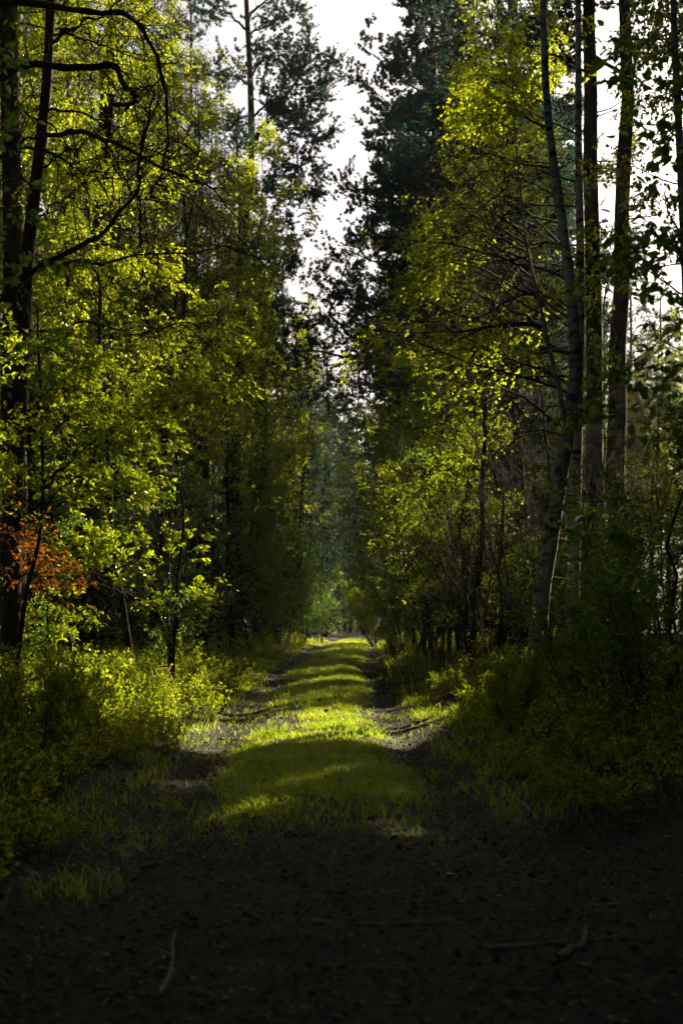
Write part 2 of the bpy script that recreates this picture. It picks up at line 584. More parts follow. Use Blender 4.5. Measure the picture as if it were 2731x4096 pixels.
GAPS = openings() + [
    (np.array([-1.55, 13.2, .2]), .45), (np.array([-1.5, 14.2, .2]), .5), (np.array([-2.0, 15.0, .4]), .6), (np.array([-2.6, 14.0, .5]), .6), (np.array([-2.2, 12.6, .5]), .5),
    (np.array([-3.2, 13.0, .6]), .6), (np.array([-3.4, 15.5, .6]), .6), (np.array([-2.2, 17.5, .5]), .5),
    (P(600, 2270, 16.2), 1.0), (P(420, 2400, 16.1), .9), (P(820, 2130, 16.4), .8), (P(150, 2430, 16), .7), (P(60, 2400, 11.6), .35), (P(380, 2200, 16), .7),
    (P(500, 1720, 12), .9), (P(480, 1960, 11.5), .8), (P(250, 1750, 11.5), .8), (P(600, 1850, 12), .6), (P(100, 1900, 11.3), .7), (P(350, 2420, 14.5), .5),
    (P(200, 700, 22), 2.0), (P(450, 900, 24), 2.2), (P(300, 1200, 20), 1.5), (P(600, 1150, 24), 1.7), (P(100, 400, 22), 1.8), (P(850, 400, 34), 2.2), (P(650, 500, 27), 2.2),
    (P(1550, 1500, 30), 1.2), (P(1750, 1250, 25), 1.0),
    (P(1740, 2690, 19), .85), (P(1690, 2740, 18.6), .6), (P(1870, 1020, 17.5), .8), (P(1880, 420, 17.5), .55), (P(1800, 1620, 17), .5),
    (P(500, 800, 24), 2.2), (P(800, 700, 26), 2.0), (P(250, 1100, 22), 1.6), (P(700, 1250, 26), 1.8), (P(300, 500, 22), 1.6),
    (P(150, 150, 22), 1.8), (P(600, 300, 28), 2.0), (P(700, 1000, 20), 1.4), (P(400, 1350, 19), 1.2), (P(200, 800, 20), 1.5), (P(1000, 900, 38), 2.2), (P(950, 1250, 36), 1.8),
    (P(1700, 2100, 26), 1.2), (P(1850, 2300, 21), 1.0), (P(2050, 1900, 22), 1.1), (P(1650, 1800, 30), 1.3), (P(1800, 2000, 22), 1.0), (P(2150, 2200, 22), .8),
    (P(2000, 1700, 26), 1.1), (P(1600, 2300, 30), 1.0), (P(1950, 2300, 20), .8), (P(1700, 1600, 24), .9),
    (P(1180, 1600, 38), 1.2), (P(780, 1300, 26), 1.4), (P(250, 1900, 11), .6), (P(620, 1900, 12), .4), (P(100, 1600, 11.5), .5), (P(900, 1750, 34), 1.2), (P(1900, 1900, 26), 1.2), (P(2000, 2150, 24), 1.2),
]


SIDE1 = np.array([cos(SUN_AZ), -sin(SUN_AZ), 0.])
SIDE2 = np.cross(SUN, SIDE1)


def in_gap(c, seed, low=False):
    if len(c) == 0:
        return np.zeros(0, bool)
    mid = .5 * (c.min(0) + c.max(0))
    reach = np.linalg.norm(c.max(0) - c.min(0)) * .5
    a, b = c @ SIDE1, c @ SIDE2
    r = .42 + .62 * vnoise(a * 1.7 + 50, b * 1.7 + 50, 31) + .42 * vnoise(a * 5 + 90, b * 5 + 90, 32) + np.random.default_rng(seed).uniform(-.12, .12, len(c))
    kill = np.zeros(len(c), bool)
    for g, rad in GAPS:
        if low and (g[2] > 4.2 or g[0] > .9):
            continue
        m = mid - g
        if np.linalg.norm(m - (m @ SUN) * SUN) > reach + rad * 1.2 or m @ SUN < -reach:
            continue
        rel = c - g
        t = rel @ SUN
        near = (t > .45 + rad)
        d = np.linalg.norm(rel - t[:, None] * SUN, axis=1)
        kill |= near & (d < rad * r)
    return kill


# ------------------------------------------------------------------ scene objects
def tagged(o, label=None, cat=None, group=None, kind=None):
    if label:
        o['label'] = label
    if cat:
        o['category'] = cat
    if group:
        o['group'] = group
    if kind:
        o['kind'] = kind
    return o


def link(name, me, parent=None):
    o = bpy.data.objects.new(name, me)
    COL.objects.link(o)
    o.parent = parent
    return o


def empty(name, loc, rz=0, s=1.0):
    o = bpy.data.objects.new(name, None)
    o.empty_display_size = .2
    COL.objects.link(o)
    o.location = loc
    o.rotation_euler = (0, 0, rz)
    o.scale = (s, s, s)
    return o


COUNT = [0]


def place(proto, name, label, cat, x, y, rz=0, s=1.0, group=None, z=None, carve=True, trunk='trunk', crown='crown'):
    pr = PROTO[proto] if isinstance(proto, str) else proto
    z = gz(x, y) if z is None else z
    root = empty(name, (x, y, z), rz, s)
    tagged(root, label, cat, group)
    link(trunk, pr['trunk'], root)
    me = pr['crown']
    COUNT[0] += 1
    if carve:
        c, sn = cos(rz), sin(rz)
        Rm = np.array([[c, -sn, 0], [sn, c, 0], [0, 0, 1]]) * s
        gs, cut = [], 0
        for A in pr['leafgroups']:
            k = in_gap(A.mean(1) @ Rm.T + np.array([x, y, z]), COUNT[0], carve == 'low')
            cut += k.sum()
            gs.append(A[~k])
        if cut > 30:
            me = leaf_mesh(me.name, gs, pr['leafmat'])
    link(crown, me, root)
    return root


# ------------------------------------------------------------------ ground and path
def grid_mesh(name, xs, ys, zf, mats):
    Xg, Yg = np.meshgrid(xs, ys)
    Z = zf(Xg, Yg)
    V = np.stack([Xg, Yg, Z], -1).reshape(-1, 3)
    i = np.arange(len(V)).reshape(len(ys), len(xs))
    F = np.stack([i[:-1, :-1], i[:-1, 1:], i[1:, 1:], i[1:, :-1]], -1).reshape(-1, 4)
    return mesh_np(name, [(V, F, 0)], mats, True)


def soil_mat(name, stops, sc):
    m, nt, out = new_mat(name)
    tc = nt.nodes.new('ShaderNodeTexCoord')
    n = nt.nodes.new('ShaderNodeTexNoise')
    n.inputs['Scale'].default_value = sc
    n.inputs['Detail'].default_value = 9
    n.inputs['Roughness'].default_value = .7
    nt.links.new(tc.outputs['Object'], n.inputs[0])
    v = nt.nodes.new('ShaderNodeTexVoronoi')
    v.inputs['Scale'].default_value = sc * 9
    nt.links.new(tc.outputs['Object'], v.inputs[0])
    mx = nt.nodes.new('ShaderNodeMath')
    mx.operation = 'MULTIPLY_ADD'
    mx.inputs[1].default_value = .35
    nt.links.new(v.outputs['Distance'], mx.inputs[0])
    nt.links.new(n.outputs['Fac'], mx.inputs[2])
    p = nt.nodes.new('ShaderNodeBsdfPrincipled')
    p.inputs['Roughness'].default_value = .85
    p.inputs['Specular IOR Level'].default_value = .25
    nt.links.new(ramp(nt, stops, mx.outputs[0]), p.inputs['Base Color'])
    b = nt.nodes.new('ShaderNodeBump')
    b.inputs['Strength'].default_value = .8
    b.inputs['Distance'].default_value = .03
    nt.links.new(mx.outputs[0], b.inputs['Height'])
    nt.links.new(b.outputs[0], p.inputs['Normal'])
    nt.links.new(p.outputs[0], out.inputs[0])
    return m


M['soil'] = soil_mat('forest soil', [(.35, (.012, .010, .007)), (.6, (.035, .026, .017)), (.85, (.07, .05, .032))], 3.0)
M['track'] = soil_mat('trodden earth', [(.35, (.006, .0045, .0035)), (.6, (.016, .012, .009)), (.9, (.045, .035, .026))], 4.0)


def half_path(y):
    return 1.35 + 2.2 * sstep(9.5, 4.5, y)


def build_ground():
    xs = np.concatenate([-np.geomspace(320, 9, 24), np.arange(-8.5, 8.6, .25), np.geomspace(9, 320, 24)])
    ys = np.concatenate([-np.geomspace(320, 6, 22), np.arange(-5, 50, .3), np.geomspace(50.5, 420, 36)])

    def zf(x, y):
        u = np.abs(x - path_mid(y))
        under = sstep(half_path(y) + .25, half_path(y) - .15, u) * sstep(-6, -4, y) * sstep(96, 90, y)
        fade = sstep(200, 90, np.hypot(x, y))
        return height(x, y) * fade - .07 * under
    g = link('ground', grid_mesh('ground', xs, ys, zf, [M['soil']]))
    tagged(g, 'dark forest floor of soil and needles', 'ground', kind='structure')
    n = 46
    t = np.linspace(-1, 1, n)
    yy = np.concatenate([np.arange(-4, 26, .07), np.arange(26, 92, .3)])
    T, Yg = np.meshgrid(t, yy)
    Xg = path_mid(Yg) + T * half_path(Yg)
    R = G(5)
    Z = height(Xg, Yg) - .05 * sstep(.9, 1.0, np.abs(T)) + R.normal(0, .004, Xg.shape)
    V = np.stack([Xg, Yg, Z], -1).reshape(-1, 3)
    i = np.arange(len(V)).reshape(len(yy), n)
    F = np.stack([i[:-1, :-1], i[:-1, 1:], i[1:, 1:], i[1:, :-1]], -1).reshape(-1, 4)
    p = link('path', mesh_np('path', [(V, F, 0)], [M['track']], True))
    tagged(p, 'earth forest track with two worn wheel ruts', 'path', kind='structure')


build_ground()


def vnoise(x, y, seed):
    """smooth random field in 0..1, one lattice step per unit"""
    g = np.random.default_rng(int(seed)).random((256, 256))
    xi, yi = np.floor(x).astype(int), np.floor(y).astype(int)
    u, v = x - xi, y - yi
    u, v = u * u * (3 - 2 * u), v * v * (3 - 2 * v)
    f = lambda i, j: g[(xi + i) % 256, (yi + j) % 256]
    return (f(0, 0) * (1 - u) + f(1, 0) * u) * (1 - v) + (f(0, 1) * (1 - u) + f(1, 1) * u) * v


def wave(x, y, a, b, c):
    n = .62 * vnoise(x * a * .45, y * b * .45, 1000 + c * 10) + .38 * vnoise(x * a * 1.1 + 9, y * b * 1.1, 2000 + c * 10)
    return np.clip((n - .5) * 1.9 + .5, 0, 1)


def blades(x, y, hgt, w, R, lean=.35):
    n = len(x)
    base = np.stack([x, y, height(x, y) - .005], 1)
    a = R.uniform(0, 2 * pi, n)
    sd = np.stack([np.cos(a), np.sin(a), np.zeros(n)], 1) * (w * .5)[:, None]
    d = np.stack([R.normal(0, lean, n), R.normal(0, lean, n), np.ones(n)], 1)
    mid = base + d * (hgt * .55)[:, None]
    d2 = d.copy()
    d2[:, :2] *= 2.1
    d2[:, 2] *= .92
    tip = base + d2 * hgt[:, None]
    return np.stack([mid - sd * .8, base - sd, base + sd, mid + sd * .8, tip + sd * .12, tip - sd * .12], 1)


def build_grass():
    R = G(40)
    A = []

    def scatter(n, y0, y1, u0, u1, f, hmin, hmax, w, dens=1.0):
        # more blades near the camera than far away, as area in the picture goes
        y = y0 * (y1 / y0) ** R.random(n)
        u = R.uniform(u0, u1, n)
        x = path_mid(y) + u
        k = R.random(n) < f(u, y, x)
        x, y = x[k], y[k]
        h = R.uniform(hmin, hmax, len(x)) * (.55 + .95 * vnoise(x * 4, y * 3, 77)) * (1 + .25 * R.normal(0, 1, len(x)).clip(-1, 2))
        A.append(blades(x, y, h, np.full(len(x), w) * (1 + y / 40), R))

    def strip(u, y, x):
        ragged = .32 + .40 * vnoise(y * .7 + np.sign(u) * 40, u * 0, 5) + .14 * vnoise(y * 3, u * 2, 6)
        e = sstep(ragged + .12, ragged - .12, np.abs(u))
        patch = .22 + .78 * sstep(.25, .6, wave(x, y, 5., 4., .4))
        bare = 1 - .85 * sstep(.5, .7, wave(x, y, 2.4, 1.6, 2.0)) * sstep(.1, -.3, u)
        return e * patch * bare * sstep(6.8, 10.5, y)
    scatter(170000, 5.2, 60, -.85, .85, strip, .03, .075, .0042)

    def thin(u, y, x):
        return (.10 + .5 * sstep(.62, .9, wave(x, y, 4, 3, 3.1))) * sstep(6.2, 8, y)
    scatter(70000, 6.2, 60, -1.5, 1.5, thin, .02, .06, .004)

    def verge(u, y, x):
        a = np.abs(u)
        return sstep(.95, 1.2, a) * sstep(2.3, 1.5, a) * sstep(.3, .7, wave(x, y, 4, 3, 1.1)) * sstep(7, 12, y)
    scatter(36000, 6, 60, -2.1, -.9, verge, .04, .11, .0045)
    scatter(32000, 6, 60, .9, 2.1, verge, .04, .11, .0045)
    # the tuft standing out of the leaf litter on the left
    n = 170
    x = -1.12 + R.normal(0, .11, n)
    y = 5.9 + R.normal(0, .16, n)
    A.append(blades(x, y, R.uniform(.05, .16, n), np.full(n, .004), R, .45))
    g = link('grass', leaf_mesh('grass', [np.concatenate(A)], M['grass']))
    tagged(g, 'short grass on the middle strip and verges of the forest track', 'grass', kind='stuff')


def build_litter():
    R = G(41)
    n = 90000
    y = 3.0 * (45 / 3.0) ** R.random(n)
    u = R.uniform(-1, 1, n) * (half_path(y) + .35)
    rut = np.exp(-((np.abs(u) - .82) / .3) ** 2)
    k = R.random(n) < np.maximum(sstep(9.5, 6.5, y), np.where(y > 11, .30, .18) + .7 * rut)
    y, u = y[k], u[k]
    x = path_mid(y) + u
    n = len(x)
    a = R.uniform(0, 2 * pi, n)
    ax = np.stack([np.cos(a), np.sin(a), R.normal(0, .22, n)], 1)
    nr = R.normal(0, .33, (n, 3))
    nr[:, 2] += 1
    pos = np.stack([x, y, height(x, y) + R.uniform(.003, .016, n)], 1)
    L = R.uniform(.010, .034, n) * (1 + .4 * (R.random(n) < .15))
    lv = leaves(pos, ax, nr, L, L * R.uniform(.3, .75, n), False)
    # needles, broken twigs and a few whole curled leaves
    m = 5200
    y = 3.0 * (30 / 3.0) ** R.random(m)
    u = R.uniform(-1, 1, m) * half_path(y)
    x = path_mid(y) + u
    a = R.normal(0, .9, m)
    ax = np.stack([np.cos(a), np.sin(a), R.normal(0, .06, m)], 1)
    pos = np.stack([x, y, height(x, y) + R.uniform(.006, .016, m)], 1)
    Lt = R.uniform(.04, .16, m)
    tw = leaves(pos, ax, np.tile(np.array([[0, .2, 1.]]), (m, 1)), Lt, R.uniform(.003, .007, m), False)
    m = 1500
    y = 3.0 * (14 / 3.0) ** R.random(m)
    u = R.uniform(-1, 1, m) * half_path(y)
    x = path_mid(y) + u
    a = R.uniform(0, 2 * pi, m)
    ax = np.stack([np.cos(a), np.sin(a), R.normal(0, .25, m)], 1)
    nr = R.normal(0, .5, (m, 3))
    nr[:, 2] += 1
    Lc = R.uniform(.03, .055, m)
    cl = leaves(np.stack([x, y, height(x, y) + .012], 1), ax, nr, Lc, Lc * .55, True)
    g = link('leaf_litter', leaf_mesh('leaf litter', [lv, tw, cl], M['litter']))
    tagged(g, 'brown dead leaves and wood chips strewn over the track', 'leaf litter', kind='stuff')


build_grass()
build_litter()


# ------------------------------------------------------------------ bilberry
def berry_clump(R, n, H, rad, per, L):
    a = R.uniform(0, 2 * pi, n)
    q = rad * np.sqrt(R.random(n)) * .8
    st = np.stack([np.cos(a) * q, np.sin(a) * q, np.full(n, -.02)], 1)
    d = np.stack([np.cos(a) * .35, np.sin(a) * .35, np.ones(n)], 1)
    hh = H * R.uniform(.55, 1.1, n) * (1 - .35 * (q / rad) ** 2)
    b = grow(st, d, hh, 5, .14, (0, 0, .2), R)
    p, t = kids(b, 4, .3, .95, R)
    pos, tan = along(b, p, t)
    c = grow(pos, side(tan, np.radians(R.normal(38, 10, len(p))), R), R.uniform(.06, .16, len(p)), 3, .12, (0, 0, .5), R)
    lv = np.concatenate([twig_leaves(c, per, R, L, .72, 0, False, 55, .8), twig_leaves(b, per, R, L, .72, 0, False, 55, .8, .45)])
    tb = [(*tubes(b, rad_line(n, 6, .003, .0015), 3), 0), (*tubes(c, rad_line(len(c), 4, .0016, .001), 3), 0)]
    return lv, tb


def cover(name, label, cat, spots, seed, leaf):
    """one sheet of low bushes nobody could count: clumps set side by side over the bank"""
    R = G(seed)
    kinds = [berry_clump(R, 34, h, .36, 7, .034) for h in (.34, .42, .50, .58)] + [berry_clump(R, 34, .46, .36, 7, .032) for _ in range(0)]
    far = [berry_clump(R, 16, .42, .42, 5, .04) for _ in range(2)]
    LV, TB = [], []
    for x, y, s in spots:
        lv, tb = (kinds if y < 22 else far)[R.integers(0, 4 if y < 22 else 2)]
        a = R.uniform(0, 2 * pi)
        Rm = np.array([[cos(a), -sin(a), 0], [sin(a), cos(a), 0], [0, 0, 1]]) * s
        off = np.array([x, y, gz(x, y)])
        LV.append(lv @ Rm.T + off)
        for V, F, m in tb:
            TB.append((V @ Rm.T + off, F, 1))
    A = np.concatenate(LV)
    n = len(A)
    F = np.arange(n * 4).reshape(n, 4)
    o = link(name, mesh_np(name, [(A.reshape(-1, 3), F, 0)] + TB, [leaf, M['twig']]))
    tagged(o, label, cat, kind='stuff')


def bank(seed, y0, y1, sgn, u0, uw, n, f=None):
    R = G(seed)
    out = []
    tries = 0
    while len(out) < n and tries < 40000:
        tries += 1
        y = y0 * (y1 / y0) ** R.random()
        u = u0 + uw * R.random() ** 1.2
        edge = 1.45 + .25 * sin(y * .9) + .2 * sin(y * .37 + 2)
        if u < edge or (f and not f(u, y)):
            continue
        x = float(path_mid(y)) + sgn * u
        s = R.uniform(.7, 1.25) * (.65 + .35 * min(1, (u - edge) / .6))
        if all((x - a) ** 2 + (y - b) ** 2 > (.30 * (1 + y / 25)) ** 2 for a, b, _ in out[-700:]):
            out.append((x, y, s))
    return out


cover('bilberry_cover', 'sunlit mass of low bilberry bushes covering the bank left of the track', 'ground cover',
      bank(50, 5.6, 48, -1, 1.3, 5.5, 600), 51, M['berry_leaf'])
cover('bilberry_cover', 'dark mass of low bilberry bushes covering the bank right of the track', 'ground cover',
      [(x, y, q * .82) for x, y, q in bank(52, 7.5, 48, 1, 1.3, 5.0, 420)], 53, M['berry_leaf'])

# ------------------------------------------------------------------ trees with a line of their own
def world_line(pts, n):
    """a stem or limb through points given as (px, py, D)"""
    return catmull([P(*q) for q in pts], n)


def own_tree(name, label, cat, stems_px, radii, cfg, seed, mats, leaf, limbs=None):
    R = G(seed)
    base = P(*stems_px[0][0])
    base[2] = gz(base[0], base[1])
    S = 22
    tr = np.stack([world_line(q, S) for q in stems_px]) - base
    t = np.linspace(0, 1, S)
    rad = np.stack([a + (b - a) * t ** e for a, b, e in radii])
    rad[0] *= 1 + .25 * np.exp(-t * 22)
    pr = broad(name, R, tr, rad, bark=mats, leaf=leaf, **cfg)
    PROTO[label] = pr
    return place(label, name, label, cat, base[0], base[1], 0, 1.0, None, base[2], 'low')


BB = [M['birch_bark'], M['twig']]
birch_cfg = dict(nb=26, t0=.30, t1=.97, blen=2.3, ang=52, trop=(0, 0, -.1), n2=8, n3=7, lv=9, L=.042, ratio=.72,
                 trop3=(0, 0, -.8), az=(-.9, 1.0, .1), azw=1.3, dead=5, k0=14)
own_tree('birch_tree', 'leaning pale birch with forked dark stem right of the track', 'birch tree',
         [[(2150, 2600, 17), (2160, 2400, 17), (2195, 2200, 17), (2225, 2000, 17), (2258, 1800, 17), (2288, 1600, 17), (2300, 1400, 17), (2283, 1200, 17),
           (2262, 1000, 17), (2235, 800, 17), (2205, 600, 17), (2185, 400, 17), (2172, 100, 17), (2165, -600, 17), (2150, -1500, 17)],
          [(2266, 1740, 16.95), (2240, 1580, 16.8), (2200, 1420, 16.7), (2165, 1250, 16.6), (2130, 1100, 16.6), (2105, 980, 16.6), (2085, 820, 16.6), (2060, 560, 16.6), (2050, 300, 16.6)]],
         [(.105, .03, .9), (.032, .006, 1)], birch_cfg, 70, BB, M['birch_leaf'])
own_tree('birch_tree', 'straight pale birch close behind the leaning one', 'birch tree',
         [[(2285, 2560, 18.5), (2300, 2000, 18.5), (2313, 1400, 18.5), (2319, 1000, 18.5), (2312, 600, 18.5), (2310, 0, 18.5), (2300, -1300, 18.5)]],
         [(.085, .03, .9)], dict(birch_cfg, nb=26), 71, BB, M['birch_leaf'])
own_tree('birch_tree', 'pale birch at the far right edge against white sky', 'birch tree',
         [[(2760, 2560, 14), (2765, 1800, 14), (2745, 1200, 14), (2722, 700, 14), (2703, 300, 14), (2690, 0, 14), (2680, -700, 14)]],
         [(.06, .025, .9)], dict(birch_cfg, nb=22, t0=.35, az=(.2, 1, 0), blen=1.4), 72, BB, M['birch_leaf'])


def limb_parts(limbs, R, bare, base, need=None, n2=9, n3=6, l2=.55, l3=.25, tip=.12):
    """heavy limbs drawn through points, with branchlets grown on them"""
    parts, g = [], []
    for pts, ra, rb in limbs:
        ln = world_line(pts, 30) - base
        kn = np.zeros((30, 3))
        for f in range(1, 6):
            kn += np.sin(np.linspace(0, f * 5.1, 30)[:, None] + R.uniform(0, 6, 3)) * R.normal(0, .016 / f ** .4, 3)
        ln[1:-1] += kn[1:-1] + R.normal(0, .005, (28, 3))
        parts.append((*tubes(ln[None], rad_line(1, 30, ra, rb) * R.uniform(.80, 1.2, (1, 30)), 9), 0))
        k = int(n2 * max(1, np.linalg.norm(np.diff(ln, axis=0), axis=1).sum()))
        t = R.uniform(tip, 1, k)
        pos, tan = along(ln[None], np.zeros(k, int), t)
        L2 = l2 * R.uniform(.35, 1.3, k)
        b = grow(pos, side(tan, np.radians(R.normal(58, 14, k)), R, .2), L2, 6, .17, bare, R)
        parts.append((*tubes(b, rad_line(k, 7, .0022 + L2 * .006, .0014), 4), 1))
        p, t = kids(b, n3, .2, 1, R)
        pos, tan = along(b, p, t)
        c = grow(pos, side(tan, np.radians(R.normal(45, 12, len(p))), R, .2), R.uniform(.4, 1.2, len(p)) * l3, 4, .16, bare, R)
        parts.append((*tubes(c, rad_line(len(c), 5, .0022, .001), 3), 1))
        if need:
            g.append(needles(c, need[0], R, need[1], need[2], need[3]))
    return parts, g


def arching_pine():
    R = G(73)
    base = np.array([X(-170, 12), 12.0, 0])
    base[2] = gz(base[0], base[1])
    z = lambda py: EYE + (HZ - py) / FPX * 12 - base[2]
    trunk = catmull([(0, 0, -.2), (.05, .02, 1.5), (.0, .0, 3), (.08, .0, 4.6), (.02, .05, 7), (-.1, 0, 10), (0, 0, 14)], 20)
    limbs = [
        ([(-170, 90, 12), (-90, 40, 12), (0, 18, 12), (120, 22, 12), (250, 30, 11.9), (370, 40, 11.8), (470, 45, 11.7), (530, 75, 11.6), (575, 130, 11.6), (605, 210, 11.5),
          (630, 310, 11.5), (658, 420, 11.5), (670, 520, 11.5), (665, 600, 11.5), (640, 685, 11.5)], .034, .007),
        ([(-170, 380, 12), (-60, 330, 12), (40, 300, 11.9), (150, 276, 11.8), (280, 270, 11.7), (400, 265, 11.6), (455, 285, 11.6), (495, 325, 11.5), (528, 368, 11.5),
          (530, 410, 11.5), (500, 430, 11.5), (455, 418, 11.5)], .036, .016),
        ([(-170, 1330, 12), (-60, 1215, 11.9), (0, 1180, 11.8), (90, 1110, 11.7), (190, 1045, 11.6), (290, 1010, 11.5), (370, 965, 11.5), (420, 915, 11.4), (475, 845, 11.4),
          (545, 775, 11.3), (540, 690, 11.3), (560, 600, 11.3), (595, 490, 11.3), (620, 370, 11.3)], .030, .008),
        ([(545, 778, 11.3), (580, 800, 11.2), (620, 750, 11.2), (660, 650, 11.2), (690, 560, 11.2)], .009, .003),
        ([(-170, 700, 12), (0, 620, 11.9), (120, 590, 11.8), (260, 640, 11.6), (350, 700, 11.5), (460, 690, 11.4)], .02, .004),
        ([(-170, 240, 12), (0, 330, 12.2), (60, 420, 12.3), (160, 480, 12.3), (260, 560, 12.3), (320, 660, 12.3)], .016, .004),
        ([(190, 1046, 11.6), (330, 1060, 11.6), (480, 1040, 11.6), (640, 1010, 11.7), (820, 1010, 11.8), (960, 960, 11.9)], .014, .003),
        ([(-100, 1260, 11.9), (120, 1330, 11.8), (330, 1300, 11.7), (560, 1330, 11.7), (760, 1290, 11.7)], .016, .003),
    ]
    rad = np.interp(np.linspace(0, 1, 20), [0, .1, 1], [.17, .13, .06])
    parts = [(*tubes(trunk[None], rad[None], 12), 0)]
    lp, _ = limb_parts(limbs, R, (0, 0, -.5), base, None, 15, 7, .6, .28)
    root = empty('pine_tree', base)
    tagged(root, 'old bare pine at the left edge with black arching limbs curling down', 'pine tree')
    link('trunk', mesh_np('arching pine trunk', parts, [M['pine_bark']], True), root)
    k = 0
    for ptsr in limbs:
        q, _ = limb_parts([ptsr], G(730 + k), (0, 0, -.5), base, None, 15, 7, .6, .28)
        link('limb', mesh_np('arching limb', q, [M['dark_bark'], M['twig']], True), root)
        k += 1


arching_pine()


def trunk_b():
    """the slim leaning pine inside the arch"""
    R = G(74)
    base = P(40, 2600, 15)
    base[2] = gz(base[0], base[1])
    tr = world_line([(40, 2640, 15), (60, 2000, 15), (85, 1500, 15), (105, 1100, 15), (135, 800, 15), (165, 560, 15), (190, 300, 15), (203, 0, 15), (215, -700, 15), (220, -1500, 15)], 24) - base
    rad = np.interp(np.linspace(0, 1, 24), [0, .1, 1], [.11, .085, .035])
    root = empty('pine_tree', base)
    tagged(root, 'slim leaning pine trunk seen inside the black arching limbs', 'pine tree')
    link('trunk', mesh_np('slim pine trunk', [(*tubes(tr[None], rad[None], 12), 0)], [M['pine_bark']], True), root)
    limbs = [
        ([(170, 525, 15), (240, 528, 14.9), (330, 532, 14.8), (400, 548, 14.7), (460, 575, 14.6), (560, 622, 14.5), (660, 682, 14.4), (740, 712, 14.3), (800, 742, 14.3), (880, 802, 14.2), (960, 880, 14.2)], .028, .005),
        ([(195, 180, 15), (250, 130, 14.9), (330, 95, 14.8), (420, 50, 14.8), (520, -20, 14.8)], .024, .006),
        ([(200, 140, 15), (300, 145, 14.9), (380, 170, 14.8), (450, 195, 14.7), (560, 240, 14.7)], .016, .004),
        ([(178, 430, 15), (260, 440, 14.9), (370, 470, 14.8), (480, 500, 14.8), (600, 500, 14.8)], .016, .004),
        ([(150, 690, 15), (230, 620, 14.9), (330, 580, 14.8), (430, 500, 14.8)], .014, .004),
        ([(128, 900, 15), (180, 850, 14.9), (260, 800, 14.8), (380, 870, 14.8)], .014, .004),
        ([(170, 520, 15), (90, 580, 15), (20, 700, 15), (-60, 760, 15)], .018, .005),
    ]
    for k, q in enumerate(limbs):
        pr, _ = limb_parts([q], G(740 + k), (0, 0, -.3), base, None, 14, 7, .55, .28)
        link('limb', mesh_np('slim pine limb', pr, [M['dark_bark'], M['twig']], True), root)


trunk_b()


def curled_pine():
    R = G(75)
    D = 30.
    base = P(1985, 2500, 31.5)
    base[2] = gz(base[0], base[1])
    q = lambda *a: [(x, y, D + (x - 1400) / 585 * 1.2) for x, y in a]
    limbs = [
        (q((1985, 1480), (1850, 1440), (1760, 1425), (1640, 1405), (1580, 1390), (1500, 1383), (1460, 1395), (1440, 1412), (1380, 1421), (1280, 1409), (1200, 1406), (1150, 1388)), .075, .012),
        (q((1462, 1394), (1440, 1352), (1392, 1340), (1366, 1302), (1322, 1266), (1320, 1236), (1342, 1190), (1365, 1120), (1400, 1030), (1420, 960)), .045, .008),
        (q((1372, 1308), (1398, 1288), (1396, 1232), (1412, 1160), (1440, 1090)), .022, .006),
        (q((1405, 1420), (1372, 1450), (1335, 1472), (1300, 1500), (1292, 1560), (1320, 1620)), .026, .006),
        (q((1320, 1266), (1270, 1285), (1210, 1275), (1150, 1262)), .016, .005),
        (q((1345, 1180), (1300, 1150), (1250, 1140)), .014, .004),
        (q((1720, 1300), (1600, 1290), (1520, 1300), (1460, 1280)), .03, .006),
    ]
    tr = pine('pine with curled limb', G(76), 19, .17, .40, 2.8, 44, 10, 6, 5, 13, nw=.015)
    root = empty('pine_tree', base)
    tagged(root, 'pine reaching one crooked limb left across the low end of the sky gap', 'pine tree')
    link('trunk', tr['trunk'], root)
    link('crown', tr['crown'], root)
    for k, l in enumerate(limbs):
        pr, g = limb_parts([l], G(750 + k), (0, 0, .2), base, (5, .085, .017, 12), 8, 6, .8, .3, .3 if k == 0 else .15)
        o = link('limb', mesh_np('crooked limb', pr, [M['pine_bark'], M['twig']], True), root)
        link('needles', leaf_mesh('crooked limb needles', g, M['needle']), o)


curled_pine()


